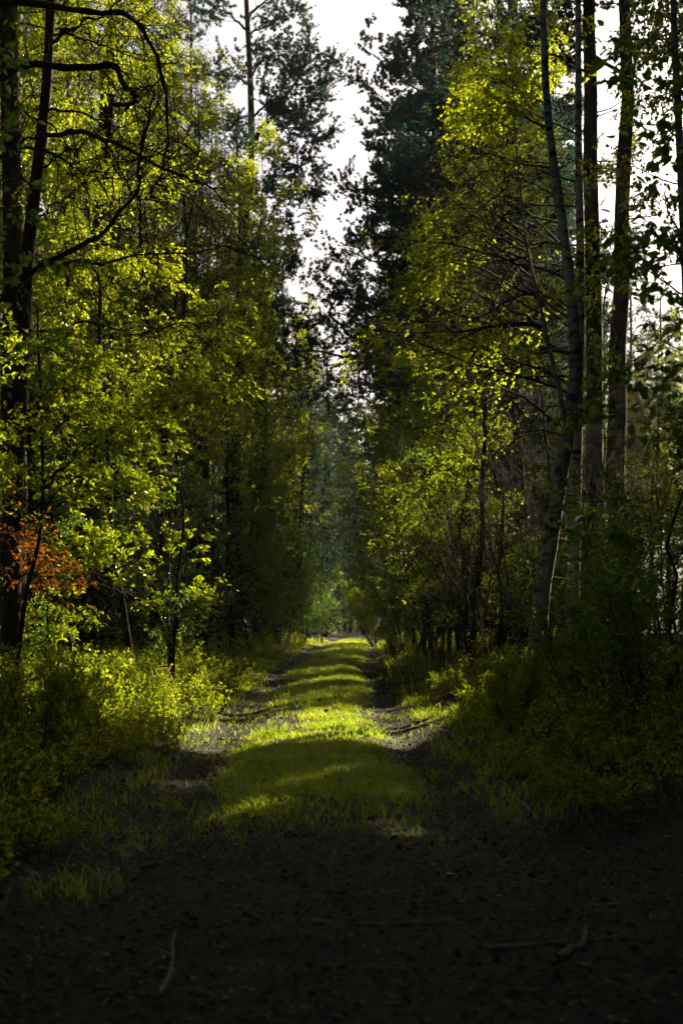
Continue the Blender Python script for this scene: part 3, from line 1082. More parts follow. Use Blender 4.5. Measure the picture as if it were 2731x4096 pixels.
def plated_pine():
    '''the pine whose flat plates of needles reach right into the bright gap'''
    R = G(77)
    D = 41.
    base = P(930, 2480, D)
    base[2] = gz(base[0], base[1])
    tr = world_line([(930, 2500, D), (940, 1800, D), (955, 1200, D), (985, 800, D), (1005, 590, D), (1000, 300, D), (985, 0, D), (975, -350, D)], 24) - base
    q = lambda *a: [(x, y, D + R.uniform(-.5, .5)) for x, y in a]
    limbs = [
        (q((1003, 620), (1040, 520), (1093, 464), (1164, 348), (1236, 277), (1316, 246)), .075, .012),
        (q((1057, 527), (1146, 513), (1230, 520), (1310, 538)), .030, .008),
        (q((1150, 380), (1200, 300), (1222, 200), (1240, 140)), .026, .008),
        (q((1093, 464), (1170, 440), (1230, 420), (1290, 365), (1345, 325)), .034, .008),
        (q((1000, 480), (1060, 420), (1110, 370), (1150, 350)), .04, .01),
        (q((1000, 300), (1050, 240), (1100, 215), (1150, 200)), .035, .008),
        (q((990, 140), (1050, 110), (1100, 80), (1160, 62)), .035, .008),
        (q((985, 800), (1060, 790), (1140, 775), (1230, 745), (1270, 740)), .03, .007),
        (q((975, 900), (1050, 880), (1110, 905), (1180, 960)), .02, .006),
        (q((1010, 600), (1080, 620), (1150, 640), (1220, 610)), .022, .006),
        (q((1005, 560), (940, 500), (860, 470), (800, 480)), .045, .01),
        (q((1000, 350), (930, 300), (850, 280)), .04, .01),
        (q((990, 120), (920, 60), (850, 30)), .04, .01),
        (q((1000, 60), (1080, -20), (1140, -60)), .04, .01),
        (q((960, 1050), (1030, 1010), (1090, 1000), (1150, 1030)), .022, .006),
        (q((1000, 700), (900, 660), (820, 690)), .03, .008),
    ]
    rad = np.interp(np.linspace(0, 1, 24), [0, .1, 1], [.2, .16, .05])
    root = empty('pine_tree', base)
    tagged(root, 'pine whose flat needle plates reach right into the bright sky gap', 'pine tree')
    link('trunk', mesh_np('plated pine trunk', [(*tubes(tr[None], rad[None], 12), 0)], [M['pine_bark']], True), root)
    for k, l in enumerate(limbs):
        pr, g = limb_parts([l], G(770 + k), (0, 0, .25), base, (6, .09, .022, 13), 10, 7, .85, .4, .3 if k in (0, 10, 11, 12) else .12)
        o = link('limb', mesh_np('plate limb', pr, [M['pine_bark'], M['twig']], True), root)
        link('needles', leaf_mesh('plate limb needles', g, M['needle']), o)


plated_pine()

# ------------------------------------------------------------------ trees seen one by one
def put(kind, name, cat, rows):
    for proto, px, D, rz, s, lb in rows:
        place(proto, name, lb, cat, X(px, D), D, rz, s, carve=proto != 'pine_bushy')


put('pine', 'pine_tree', 'pine tree', [
    ('pine_tall', 40, 18, .4, 1.0, 'thick dark pine trunk at the left edge behind the arching limbs'),
    ('pine_old', 330, 23, 1.1, 1.0, 'dark pine trunk half hidden by yellow leaves behind the slim leaning pine'),
    ('pine_tall', 950, 37, 2.0, .64, 'straight pine trunk standing left of the orange-tinged pine'),
    ('pine_old', 1085, 41, 3.2, .62, 'straight pine with orange-tinged upper trunk left of the track end'),
    ('pine_tall', 1130, 49, 1.2, .6, 'slender dark pine trunk rising from the left spruces'),
    ('pine_tall', 1185, 58, 2.4, .6, 'slender far pine trunk left of the spruce hollow'),
    ('pine_old', 1235, 68, 3.8, .55, 'slender far pine trunk behind the spruce hollow'),
    ('pine_tall', 1290, 75, 5.1, .55, 'slenderest far pine trunk nearest the last bit of sky'),
    ('pine_old', 1165, 64, .5, .6, 'slender pinkish far pine trunk between two darker ones'),
    ('pine_tall', 1210, 52, 4.4, .55, 'slender dark pine trunk at the inside of the bend'),
    ('pine_bushy', 850, 52, 2.2, .75, 'bushy pine below the flat needle plates left of the sky gap'),
    ('pine_bushy', 1020, 60, 4.2, .85, 'bushy far pine low at the left side of the sky gap'),
    ('pine_bushy', 1850, 34, 3.3, .8, 'dark pine on the right with crown overlapping the dense one'),
    ('pine_bushy', 1660, 45, 1.3, 1.0, 'dark narrow pine deepest into the right side of the sky gap'),
    ('pine_bushy', 1960, 39, .9, .85, 'dark bushy pine farthest right in the dark pine mass'),
    ('pine_bushy', 1830, 49, 2.9, 1.15, 'bushy pine filling the back of the dark pine mass'),
    ('pine_bushy', 2080, 45, 4.4, .9, 'dark bushy pine rising behind the reddish far pine trunk'),
    ('pine_bushy', 2160, 41, 5.2, .95, 'bushy pine between the reddish far trunk and the leaning birch'),
    ('pine_bushy', 2215, 50, .2, 1.05, 'bushy pine far behind the fork of the leaning birch'),
    ('pine_bushy', 2010, 55, 3.1, 1.1, 'bushy pine far behind the grey pine trunk'),
    ('pine_bushy', 2150, 34, 1.4, .75, 'shorter bushy pine low behind the leaning birch foot'),
    ('pine_bushy', 1935, 44, 4.9, 1.0, 'bushy pine low behind the young birch right of the track'),
    ('pine_tall', 2365, 24, .2, 1.0, 'dark pine trunk just behind the straight birch'),
    ('pine_old', 2455, 26, 1.7, 1.05, 'reddish thick pine trunk with sunlit right side'),
    ('pine_tall', 2020, 36, 2.9, 1.0, 'grey pine trunk left of the reddish far trunk'),
    ('pine_old', 2095, 33, 3.9, .95, 'reddish far pine trunk left of the leaning birch'),
    ('pine_bushy', 1750, 37, .6, 1.12, 'dense dark pine crown forming the right side of the sky gap'),
    ('pine_bushy', 1900, 42, 2.6, 1.2, 'dark bushy pine behind the dense crown right of the sky gap'),
    ('pine_bushy', 1720, 48, 5.1, 1.15, 'bushy pine standing close behind the dense dark crown, lower'),
    ('pine_bushy', 1690, 58, 4.1, 1.15, 'far bushy pine low in the sky gap on the right'),
])
put('birch', 'birch_tree', 'birch tree', [
    ('birch_a', 420, 25, .5, 1.0, 'pale birch trunk among bright yellow leaves'),
    ('birch_b', 700, 24, 1.5, 1.0, 'slender dark birch leaning right beside the sunlit sprays'),
    ('birch_a', 640, 29, 2.6, 1.0, 'birch with broad yellow crown behind the slender leaning birch'),
    ('birch_b', 180, 21, 3.5, 1.0, 'young birch with yellow leaves between the two left pine trunks'),
    ('birch_c', 820, 27, .9, 1.1, 'slim dark-stemmed birch in front of the straight pines'),
    ('birch_b', 930, 31, 4.4, 1.0, 'young birch with thin drooping twigs near the track bank'),
    ('birch_c', 1030, 36, 5.2, 1.1, 'slim birch glowing yellow beside the orange-tinged pine trunk'),
    ('birch_a', 520, 34, 5.6, 1.0, 'tall birch deep in the left wood behind the broad yellow crown'),
    ('birch_b', 1150, 46, .3, 1.0, 'far young birch glowing yellow below the crooked pine limb'),
    ('birch_a', 280, 30, 2.9, 1.05, 'tall birch filling the sky behind the arching limbs'),
    ('birch_b', 560, 22, .2, .9, 'young birch with yellow leaves just right of the pale birch trunk'),
    ('birch_a', 800, 38, 1.2, 1.05, 'tall yellow birch behind the slim dark-stemmed birch'),
    ('birch_b', 90, 28, 5.1, 1.1, 'young birch shining yellow behind the left edge pine trunk'),
    ('birch_c', 900, 40, 3.0, 1.2, 'slim yellow birch standing beside the straight pine trunk'),
    ('birch_b', 1090, 52, 2.0, 1.0, 'far young birch behind the orange-tinged pine trunk'),
    ('birch_a', 40, 24, 1.1, 1.0, 'birch with yellow leaves behind the left edge pine and slim pine'),
    ('birch_b', 330, 20, 2.2, .95, 'young birch shining through the curl of the black limbs'),
    ('birch_a', 470, 28, 3.4, 1.0, 'birch glowing just right of the pale birch trunk'),
    ('birch_b', 620, 25, 4.6, 1.05, 'young birch with bright crown under the end of the arching limb'),
    ('birch_a', 740, 33, .8, 1.0, 'birch glowing between the slender dark birch and the slim one'),
    ('birch_b', 860, 35, 5.9, 1.15, 'young birch lighting up the wood left of the straight pine'),
    ('birch_a', 180, 34, .1, 1.05, 'tall birch far back between the two left pine trunks'),
    ('birch_b', 410, 21.5, 5.0, 1.0, 'young birch with hanging yellow twigs in front of the pale trunk'),
    ('birch_b', 20, 19.5, 2.7, .9, 'young birch glowing at the very left edge behind the black limbs'),
    ('birch_a', 930, 44, 3.9, 1.0, 'birch glowing behind the straight pine trunk in the left wood'),
    ('birch_b', 1010, 43, 1.6, 1.1, 'young birch under the flat needle plates'),
    ('birch_a', 600, 40, 5.3, 1.1, 'tall birch at the back of the left wood under the plates'),
    ('birch_b', 540, 18.5, 3.0, .85, 'nearest young birch behind the forked sapling'),
    ('birch_b', 2480, 34, .4, .7, 'low yellow birch seen between reddish pine and birch pair'),
    ('birch_b', 2640, 33, 2.2, .68, 'low yellow birch under the bright sky at the right edge'),
    ('birch_b', 2700, 40, 3.6, .75, 'low yellow birch farther back at the right edge'),
    ('birch_c', 2540, 42, 5.1, .8, 'low slim birch far back right of the reddish pine'),
    ('birch_b', 2390, 37, 1.9, .72, 'low yellow birch showing between the dark pine trunk and the birch pair'),
    ('birch_c', 2500, 31, 2.8, .72, 'low slim birch just behind the reddish pine foot'),
    ('birch_b', 2620, 37, 4.1, .8, 'low birch thick with leaves left of the pale birch at the edge'),
    ('birch_b', 2560, 48, 5.5, .95, 'far low birch under the white sky right of the reddish pine'),
    ('birch_b', 2720, 46, .9, .9, 'far low birch at the very right edge'),
    ('birch_c', 2660, 28, 1.4, .62, 'lowest slim birch in the shade at the right edge'),
    ('birch_b', 2450, 52, 3.4, 1.0, 'farthest low birch behind the two right pine trunks'),
    ('birch_b', 1880, 23, .8, 1.0, 'young birch with yellow leaves in front of the dense dark pine'),
    ('birch_c', 1690, 30, 2.0, 1.05, 'slim birch with green leaves under the crooked pine limb'),
    ('birch_b', 2060, 28, 3.3, 1.0, 'young birch glowing yellow left of the leaning birch foot'),
    ('birch_c', 1560, 40, 4.3, 1.1, 'far slim birch on the right bank of the track'),
    ('birch_b', 2300, 31, 5.5, 1.0, 'young birch glowing yellow between the birch pair and the pines'),
    ('birch_b', 1800, 33, 1.9, 1.0, 'young birch low in front of the dense dark pine crown'),
    ('birch_b', 2200, 38, 4.0, 1.1, 'young birch shining through behind the leaning birch stem'),
    ('birch_b', 2590, 29, 1.0, .62, 'young birch thick with yellow leaves beside the reddish pine trunk'),
    ('birch_c', 1620, 50, .7, 1.2, 'far slim birch rising behind the right bank shrubs'),
])
put('sap', 'sapling', 'sapling', [
    ('shade_a', 700, 17, 1.2, .5, 'shaded green sapling behind the left bilberry bank'),
    ('shade_a', 980, 31, 5.0, .7, 'dark sapling at the foot of the straight left pines'),
    ('shade_a', 160, 16, 4.1, .42, 'dark sapling at the foot of the left edge pine'),
    ('shade_a', 1060, 40, .1, 1.0, 'dark sapling in front of the spruces left of the track end'),
    ('shade_a', 1790, 27, 2.4, .9, 'dim green sapling on the right bank beyond the rounded bush'),
    ('shade_a', 2700, 14, 4.9, .6, 'dark sapling filling the right edge under the far right birch'),
    ('shade_a', 1590, 36, 1.4, .95, 'dim green sapling leaning over the right side of the track end'),
    ('shade_a', 2420, 20.5, 5.9, .75, 'dark sapling in front of the two right pine trunks'),
])
put('beech', 'beech_sapling', 'sapling', [
    ('beech_a', 120, 24, 3.3, .6, 'young beech behind the left edge pine trunk'),
    ('beech_b', 1960, 21.5, .9, .8, 'beech sapling with bright sprays behind the rounded right bush'),
    ('beech_a', 2110, 25, 2.7, .9, 'young beech glowing just behind the leaning birch foot'),
    ('beech_b', 1840, 25.5, 3.2, 1.0, 'beech sapling glowing yellow above the shrubs of the right bank'),
    ('beech_b', 1990, 27, .6, 1.2, 'taller beech sapling glowing left of the leaning birch'),
    ('beech_a', 2480, 30, 4.7, 1.0, 'young beech behind the reddish pine foot'),
    ('beech_a', 1740, 32, .3, .95, 'young beech on the right bank under the slim green birch'),
])
put('shrub', 'shrub', 'shrub', [
    ('shrub_a', 1750, 24, 3.9, 1.2, 'tall shrub glowing in front of the slim green birch'),
    ('shrub_a', 1935, 22.5, 2.2, 1.35, 'tallest shrub of upright shoots left of the leaning birch'),
    ('shrub_a', 2065, 23.5, .9, 1.35, 'tall shrub whose shoots reach the fork of the leaning birch'),
    ('shrub_a', 1640, 31, 1.5, 1.2, 'tall shrub glowing on the right bank halfway to the track end'),
    ('shrub_a', 2230, 26, 5.8, 1.4, 'tall shrub glowing between the feet of the birch pair'),
    ('shrub_a', 1850, 21, .5, 1.0, 'tall shrub with glowing upright shoots right of the track'),
    ('shrub_a', 2010, 20, 1.9, 1.05, 'tall shrub of thin stems left of the leaning birch foot'),
    ('shrub_a', 1680, 28, 3.1, 1.0, 'tall shrub on the far right bank before the slim birch'),
    ('shrub_b', 1560, 33, .2, 1.0, 'low shrub catching light at the right bend of the track'),
    ('shrub_a', 2150, 22, 4.4, 1.0, 'thin stemmed shrub just behind the leaning birch foot'),
    ('shrub_a', 2400, 21, 5.3, 1.1, 'tall shrub glowing behind the birch pair'),
    ('shrub_a', 1930, 25, 2.5, 1.1, 'tall shrub deeper in the right wood behind the glowing shoots'),
    ('shrub_a', 1590, 38, 5.5, 1.1, 'tall shrub closing the right side where the track ends'),
    ('shrub_b', 1500, 47, 1.5, 1.2, 'low far shrub beside the sunlit grass at the track end'),
    ('shade_b', 2330, 12.5, .7, .45, 'dark shrub in the shade right of the track'),
    ('shade_b', 2600, 11, 2.0, .5, 'dark shrub at the right edge, lowest in the shade'),
    ('shade_b', 2500, 15, 3.7, .7, 'dark shrub behind the right edge shrub below the pine trunks'),
    ('shade_b', 620, 23, 1.1, 1.0, 'dark shrub in the left wood behind the bilberry bank'),
    ('shade_b', 400, 26, 2.4, 1.2, 'dark shrub deep in the left wood below the pale birch'),
    ('shade_b', 830, 31, 3.9, 1.1, 'dark shrub beside the left bank near the straight pines'),
    ('shade_b', 1010, 36, 5.2, 1.1, 'dark shrub at the left bank just before the spruces'),
    ('shade_b', 200, 20, 4.7, 1.2, 'dark shrub under the young beech at far left'),
    ('shrub_b', 590, 13.4, 1.4, .42, 'seedling with upright bright leaves standing out of the left bilberries'),
    ('shrub_b', 380, 10.8, 2.9, .42, 'seedling with a few bright leaves in the middle of the left bank'),
    ('shrub_b', 150, 9.6, 4.2, .45, 'seedling in the shade low at the left edge'),
    ('shrub_b', 870, 16.5, 5.1, .38, 'seedling at the edge of the grass up the left bank'),
    ('shrub_b', 2040, 12.2, .6, .42, 'seedling in deep shade on the right bank'),
    ('shrub_b', 1960, 15.6, 3.6, .42, 'seedling just beside the rounded right bush'),
    ('shade_b', 1090, 44, 5.6, 1.3, 'dark leafy shrub hiding the foot of the small spruce'),
    ('shade_b', 1130, 39, 2.2, .8, 'dark leafy shrub crowding the left rut before the spruces'),
    ('shade_b', 1215, 46, 3.0, .8, 'dark leafy shrub at the inside of the bend'),
    ('shade_b', 1275, 53, .9, .9, 'dark leafy shrub at the foot of the hollow spruces, nearest the bend'),
    ('shade_b', 2250, 24, 4.9, 1.2, 'dark shrub low between the feet of the birch pair'),
])
put('spruce', 'spruce_tree', 'spruce tree', [
    ('spruce', 1150, 47, .3, .85, 'dark young spruce left of the track end'),
    ('spruce', 1235, 56, 1.3, 1.0, 'dark tall spruce in the middle of the shaded hollow'),
    ('spruce', 1305, 66, 2.3, 1.0, 'dark spruce just left of the far sunlit grass'),
    ('spruce', 1450, 70, 3.3, 1.1, 'bluish spruce right of the far sunlit grass'),
    ('spruce', 1085, 50, 4.4, .9, 'dark spruce at the foot of the straight left pines'),
    ('spruce', 1190, 62, 5.4, 1.1, 'dark spruce filling the space behind the young spruce'),
    ('spruce', 600, 25, 1.2, .5, 'dark young spruce added to darken the wood behind the forked sapling'),  # young spruces added to stand in for shade in the left wood
    ('spruce', 790, 29, 2.6, .6, 'dark young spruce added to darken the left wood below the slim dark-stemmed birch'),
    ('spruce', 440, 22, 4.1, .5, 'dark young spruce added to darken the left wood below the pale birch trunk'),
    ('spruce', 930, 33, 5.2, .6, 'dark young spruce added for darkness beside the foot of the straight pine'),
    ('spruce', 290, 20, .3, .48, 'dark young spruce added for darkness behind the rusty leaves'),
    ('spruce', 700, 35, 3.3, .75, 'dark spruce added for darkness far back in the middle of the left wood'),
    ('spruce', 120, 19, 2.0, .5, 'dark young spruce beside the foot of the left edge pine'),
    ('spruce', 1020, 39, 1.0, .7, 'dark spruce behind the dark sapling left of the track'),
    ('spruce', 1285, 82, .4, 1.75, 'tall far spruce closing the view left of the last bit of sky'),
    ('spruce', 1345, 90, 1.9, 1.95, 'tallest far spruce in the middle below the sky gap'),
    ('spruce', 1400, 80, 3.6, 1.7, 'far spruce right of the tallest one below the sky gap'),
    ('spruce', 1455, 92, 5.0, 1.9, 'far tall spruce behind the right bank of the track end'),
    ('spruce', 1320, 100, 2.8, 2.0, 'farthest spruce between the tall ones below the sky gap'),
    ('spruce', 1375, 104, 4.6, 1.9, 'pale farthest spruce just right of the middle'),
    ('spruce', 1230, 74, 4.0, 1.5, 'far spruce behind the dark tall one in the hollow'),
    ('spruce_small', 1180, 44, .9, .8, 'small dark spruce nearest the left end of the track'),
])

# near foliage hanging in at the sides, out of focus
def spray(name, label, cat, stemsP, r, cfg, seed, leaf):
    R = G(seed)
    base = np.array(stemsP[0][0], float)
    tr = np.stack([catmull(q, 16) for q in stemsP]) - base
    rad = np.stack([np.interp(np.linspace(0, 1, 16), [0, 1], [r, r * .3])] * len(stemsP))
    pr = broad(name, R, tr, rad, bark=[M['dark_bark'], M['twig']], leaf=leaf, **cfg)
    PROTO[label] = pr
    return place(label, name, label, cat, base[0], base[1], 0, 1.0, None, base[2])


near_cfg = dict(nb=9, t0=.22, t1=.97, blen=1.0, ang=62, trop=(0, 0, .1), n2=5, n3=4, lv=5, L=.058, ratio=.6, folded=True, flat=.7, trop3=(0, 0, -.1), k0=8)
spray('sapling', 'nearest sapling at the right edge with blurred bluish leaves', 'sapling',
      [[(2.35, 7.0, -.1), (2.3, 7, .8), (2.2, 6.95, 1.7), (2.05, 6.9, 2.6), (1.92, 6.9, 3.6), (1.8, 6.9, 4.4)],
       [(2.35, 7.0, -.1), (2.25, 7, .6), (2.1, 6.95, 1.3), (1.95, 6.9, 2.0), (1.75, 6.9, 2.6), (1.6, 6.9, 3.0)]],
      .016, dict(near_cfg, nb=13, t0=.12, az=(-1, 0, 0), azw=.7, blen=1.25), 80, M['shade_leaf'])
spray('sapling', 'near sapling at the left edge with a few blurred dark leaves', 'sapling',
      [[(-2.1, 7.6, -.1), (-2.1, 7.6, 1.0), (-2.06, 7.5, 2.2), (-1.98, 7.5, 3.2), (-1.9, 7.5, 4.2)]],
      .018, dict(near_cfg, nb=14, t0=.45, n3=3), 81, M['shade_leaf'])
sun_cfg = dict(nb=22, t0=.30, t1=.97, blen=1.6, ang=72, trop=(0, 0, .2), n2=9, n3=6, lv=7, L=.055, ratio=.55, folded=True, flat=.85, trop3=(0, 0, .1),
               az=(.8, -.1, 0), azw=.5, k0=9)
q = lambda px, py, D: tuple(P(px, py, D))


def level_sapling(label, stemsP, limbs, r, seed, L=.05):
    """a sapling that holds its leaves in flat level sprays along a few long boughs"""
    R = G(seed)
    base = P(*stemsP[0][0])
    base[2] = gz(base[0], base[1])
    tr = np.stack([world_line(q, 18) for q in stemsP]) - base
    tr[:, 0, 2] = -.12
    parts = [(*tubes(tr, np.stack([np.linspace(r, r * .35, 18)] * len(tr)), 9), 0)]
    g = []
    for pts in limbs:
        ln = world_line(pts, 26) - base
        ln[1:-1] += R.normal(0, .008, (24, 3))
        length = np.linalg.norm(np.diff(ln, axis=0), axis=1).sum()
        parts.append((*tubes(ln[None], rad_line(1, 26, .006 + .004 * length, .0015), 6), 0))
        k = int(21 * length) + 4
        t = R.uniform(.12, 1, k)
        pos, tan = along(ln[None], np.zeros(k, int), t)
        L2 = R.uniform(.18, .55, k) * (1.15 - .5 * t)
        b = grow(pos, side(tan, np.radians(R.normal(48, 12, k)), R, .88), L2, 5, .10, (0, 0, .12), R)
        parts.append((*tubes(b, rad_line(k, 6, .0012 + L2 * .004, .001), 3), 1))
        p, t3 = kids(b, 4, .2, .95, R)
        pos, tan = along(b, p, t3)
        c = grow(pos, side(tan, np.radians(R.normal(44, 10, len(p))), R, .7), R.uniform(.06, .2, len(p)), 3, .1, (0, 0, .35), R)
        parts.append((*tubes(c, rad_line(len(c), 4, .0015, .0008), 3), 1))
        g.append(twig_leaves(np.concatenate([c]), 6, R, L, .56, .12, True, 48, 1.0, .1))
        g.append(twig_leaves(b, 5, R, L, .56, .12, True, 48, 1.0, .3))
    pr = build('level sapling', parts, [np.concatenate(g)], [M['dark_bark'], M['twig']], M['beech_leaf'])
    PROTO[label] = pr
    return place(label, 'beech_sapling', label, 'sapling', base[0], base[1], 0, 1.0, None, base[2])


def at(D, *pts):
    return [(x, y, D + .0006 * (x - 300)) for x, y in pts]


level_sapling('curved slender sapling with bright level sprays above the rusty leaves',
              [at(11.3, (55, 2800), (75, 2600), (110, 2350), (150, 2200), (172, 2000), (168, 1700), (155, 1400), (150, 1200))],
              [at(11.3, (172, 1930), (280, 1850), (400, 1740), (520, 1680), (620, 1640), (700, 1590)),
               at(11.1, (172, 1960), (260, 1860), (340, 1800), (430, 1780), (540, 1770), (660, 1690)),
               at(11.4, (165, 2060), (260, 2010), (380, 1970), (480, 1960), (560, 1970), (650, 1920)),
               at(11.2, (168, 2040), (250, 1950), (330, 1900), (430, 1900), (510, 1940)),
               at(11.5, (170, 1800), (240, 1700), (330, 1640), (430, 1600)),
               at(11.3, (172, 1900), (110, 1830), (50, 1760), (-20, 1720)),
               at(11.2, (165, 2050), (110, 2000), (60, 1930), (-30, 1900)),
               at(11.5, (168, 1600), (240, 1520), (330, 1470), (420, 1440)),
               at(11.4, (160, 1500), (100, 1420), (30, 1380))], .022, 82)
level_sapling('forked sapling with bright level sprays over the left bank',
              [at(16.4, (690, 2640), (700, 2480), (712, 2300), (735, 2100), (720, 1950), (700, 1800)),
               at(16.4, (690, 2640), (640, 2480), (560, 2400), (450, 2360), (330, 2330), (220, 2380))],
              [at(16.3, (715, 2280), (640, 2200), (560, 2170), (480, 2160), (400, 2120)),
               at(16.2, (640, 2470), (560, 2330), (480, 2270), (420, 2210), (390, 2160)),
               at(16.3, (712, 2300), (760, 2200), (800, 2160), (860, 2110), (920, 2080)),
               at(16.2, (560, 2400), (470, 2390), (380, 2420), (300, 2480), (220, 2540)),
               at(16.2, (600, 2440), (520, 2400), (430, 2330), (340, 2280), (260, 2300)),
               at(16.4, (690, 2500), (760, 2420), (830, 2390), (900, 2370)),
               at(16.2, (330, 2330), (260, 2420), (190, 2500), (120, 2560)),
               at(16.3, (700, 2450), (640, 2400), (560, 2440), (480, 2480)),
               at(16.4, (730, 2130), (790, 2060), (850, 2020)),
               at(16.1, (450, 2360), (380, 2300), (300, 2260), (230, 2240))], .026, 83, .062)
spray('beech_sapling', 'low young beech still holding rust-red withered leaves', 'sapling',
      [[q(-60, 2700, 11.6), q(-40, 2550, 11.6), q(0, 2400, 11.6), q(20, 2360, 11.6), q(60, 2320, 11.6), q(110, 2290, 11.6)]],
      .018, dict(sun_cfg, nb=10, t0=.3, blen=1.0, n2=5, n3=4, lv=4, L=.058, ratio=.5, azw=.6), 84, M['rust_leaf'])

# rounded bilberry bushes that stand out, each by itself
def bush(label, px, D, s, seed, n=70, H=.62, rad=.55):
    R = G(seed)
    lv, tb = berry_clump(R, n, H, rad, 8, .026)
    pr = {'trunk': mesh_np('bush stems', [(V, F, 0) for V, F, _ in tb], [M['twig']], True), 'leafgroups': [lv], 'leafmat': M['berry_leaf'],
          'crown': leaf_mesh('bush leaves', [lv], M['berry_leaf'])}
    PROTO[label] = pr
    place(label, 'bilberry_bush', label, 'bush', X(px, D), D, 0, s, None, None, True, 'stem', 'foliage')


bush('rounded sunlit bilberry bush on the right edge of the track', 1735, 19.3, 1.2, 90, 150, .85, .8)
bush('smaller sunlit bush leaning against the rounded right one', 1860, 20.5, 1.0, 91)
bush('brightest sunlit bilberry bush on the left bank beside the grass', 690, 14.5, .9, 92)
bush('sunlit bilberry bush in the middle of the left bank', 470, 13.6, 1.0, 93)
bush('sunlit bilberry bush low on the left bank below the dark fallen branch', 330, 11.8, .9, 94)
bush('pale tipped bilberry bush at the left bank edge farther up the track', 930, 19.5, .9, 95)

# the wood beyond: trunks one can still count
def beyond():
    R = G(60)
    kinds = [('pine_tall', 'pine_tree', 'pine tree'), ('pine_old', 'pine_tree', 'pine tree'), ('pine_bushy', 'pine_tree', 'pine tree'),
             ('birch_a', 'birch_tree', 'birch tree'), ('birch_b', 'birch_tree', 'birch tree')]
    lab = {('pine tree', -1): 'tall pine deep in the wood left of the track', ('pine tree', 1): 'tall pine deep in the wood right of the track',
           ('birch tree', -1): 'yellow leaved birch deep in the wood left of the track', ('birch tree', 1): 'yellow leaved birch deep in the wood right of the track'}
    done = []
    n = 0
    while n < 70:
        D = 44 + 75 * R.random() ** 1.2
        x = R.uniform(-.26, .26) * D * 1.15
        mid = float(path_mid(D))
        if D < 74 and abs(x - mid) < 2.6 + .02 * D:
            continue
        if x > 6 and R.random() < .75:
            continue
        if -340 < x / D * FPX < 330 and D < 95:
            continue
        if any((x - a) ** 2 + (D - b) ** 2 < 6 for a, b in done):
            continue
        done.append((x, D))
        k = kinds[R.integers(0, 5)]
        sg = -1 if x < mid else 1
        nm = {'pine tree': 'pines', 'birch tree': 'birches'}[k[2]]
        place(k[0], k[1], lab[(k[2], sg)], k[2], x, D, R.uniform(0, 6.28), R.uniform(.8, 1.1), 'far ' + nm + (' left' if sg < 0 else ' right') + ' of the track', carve=D < 60)
        n += 1


beyond()


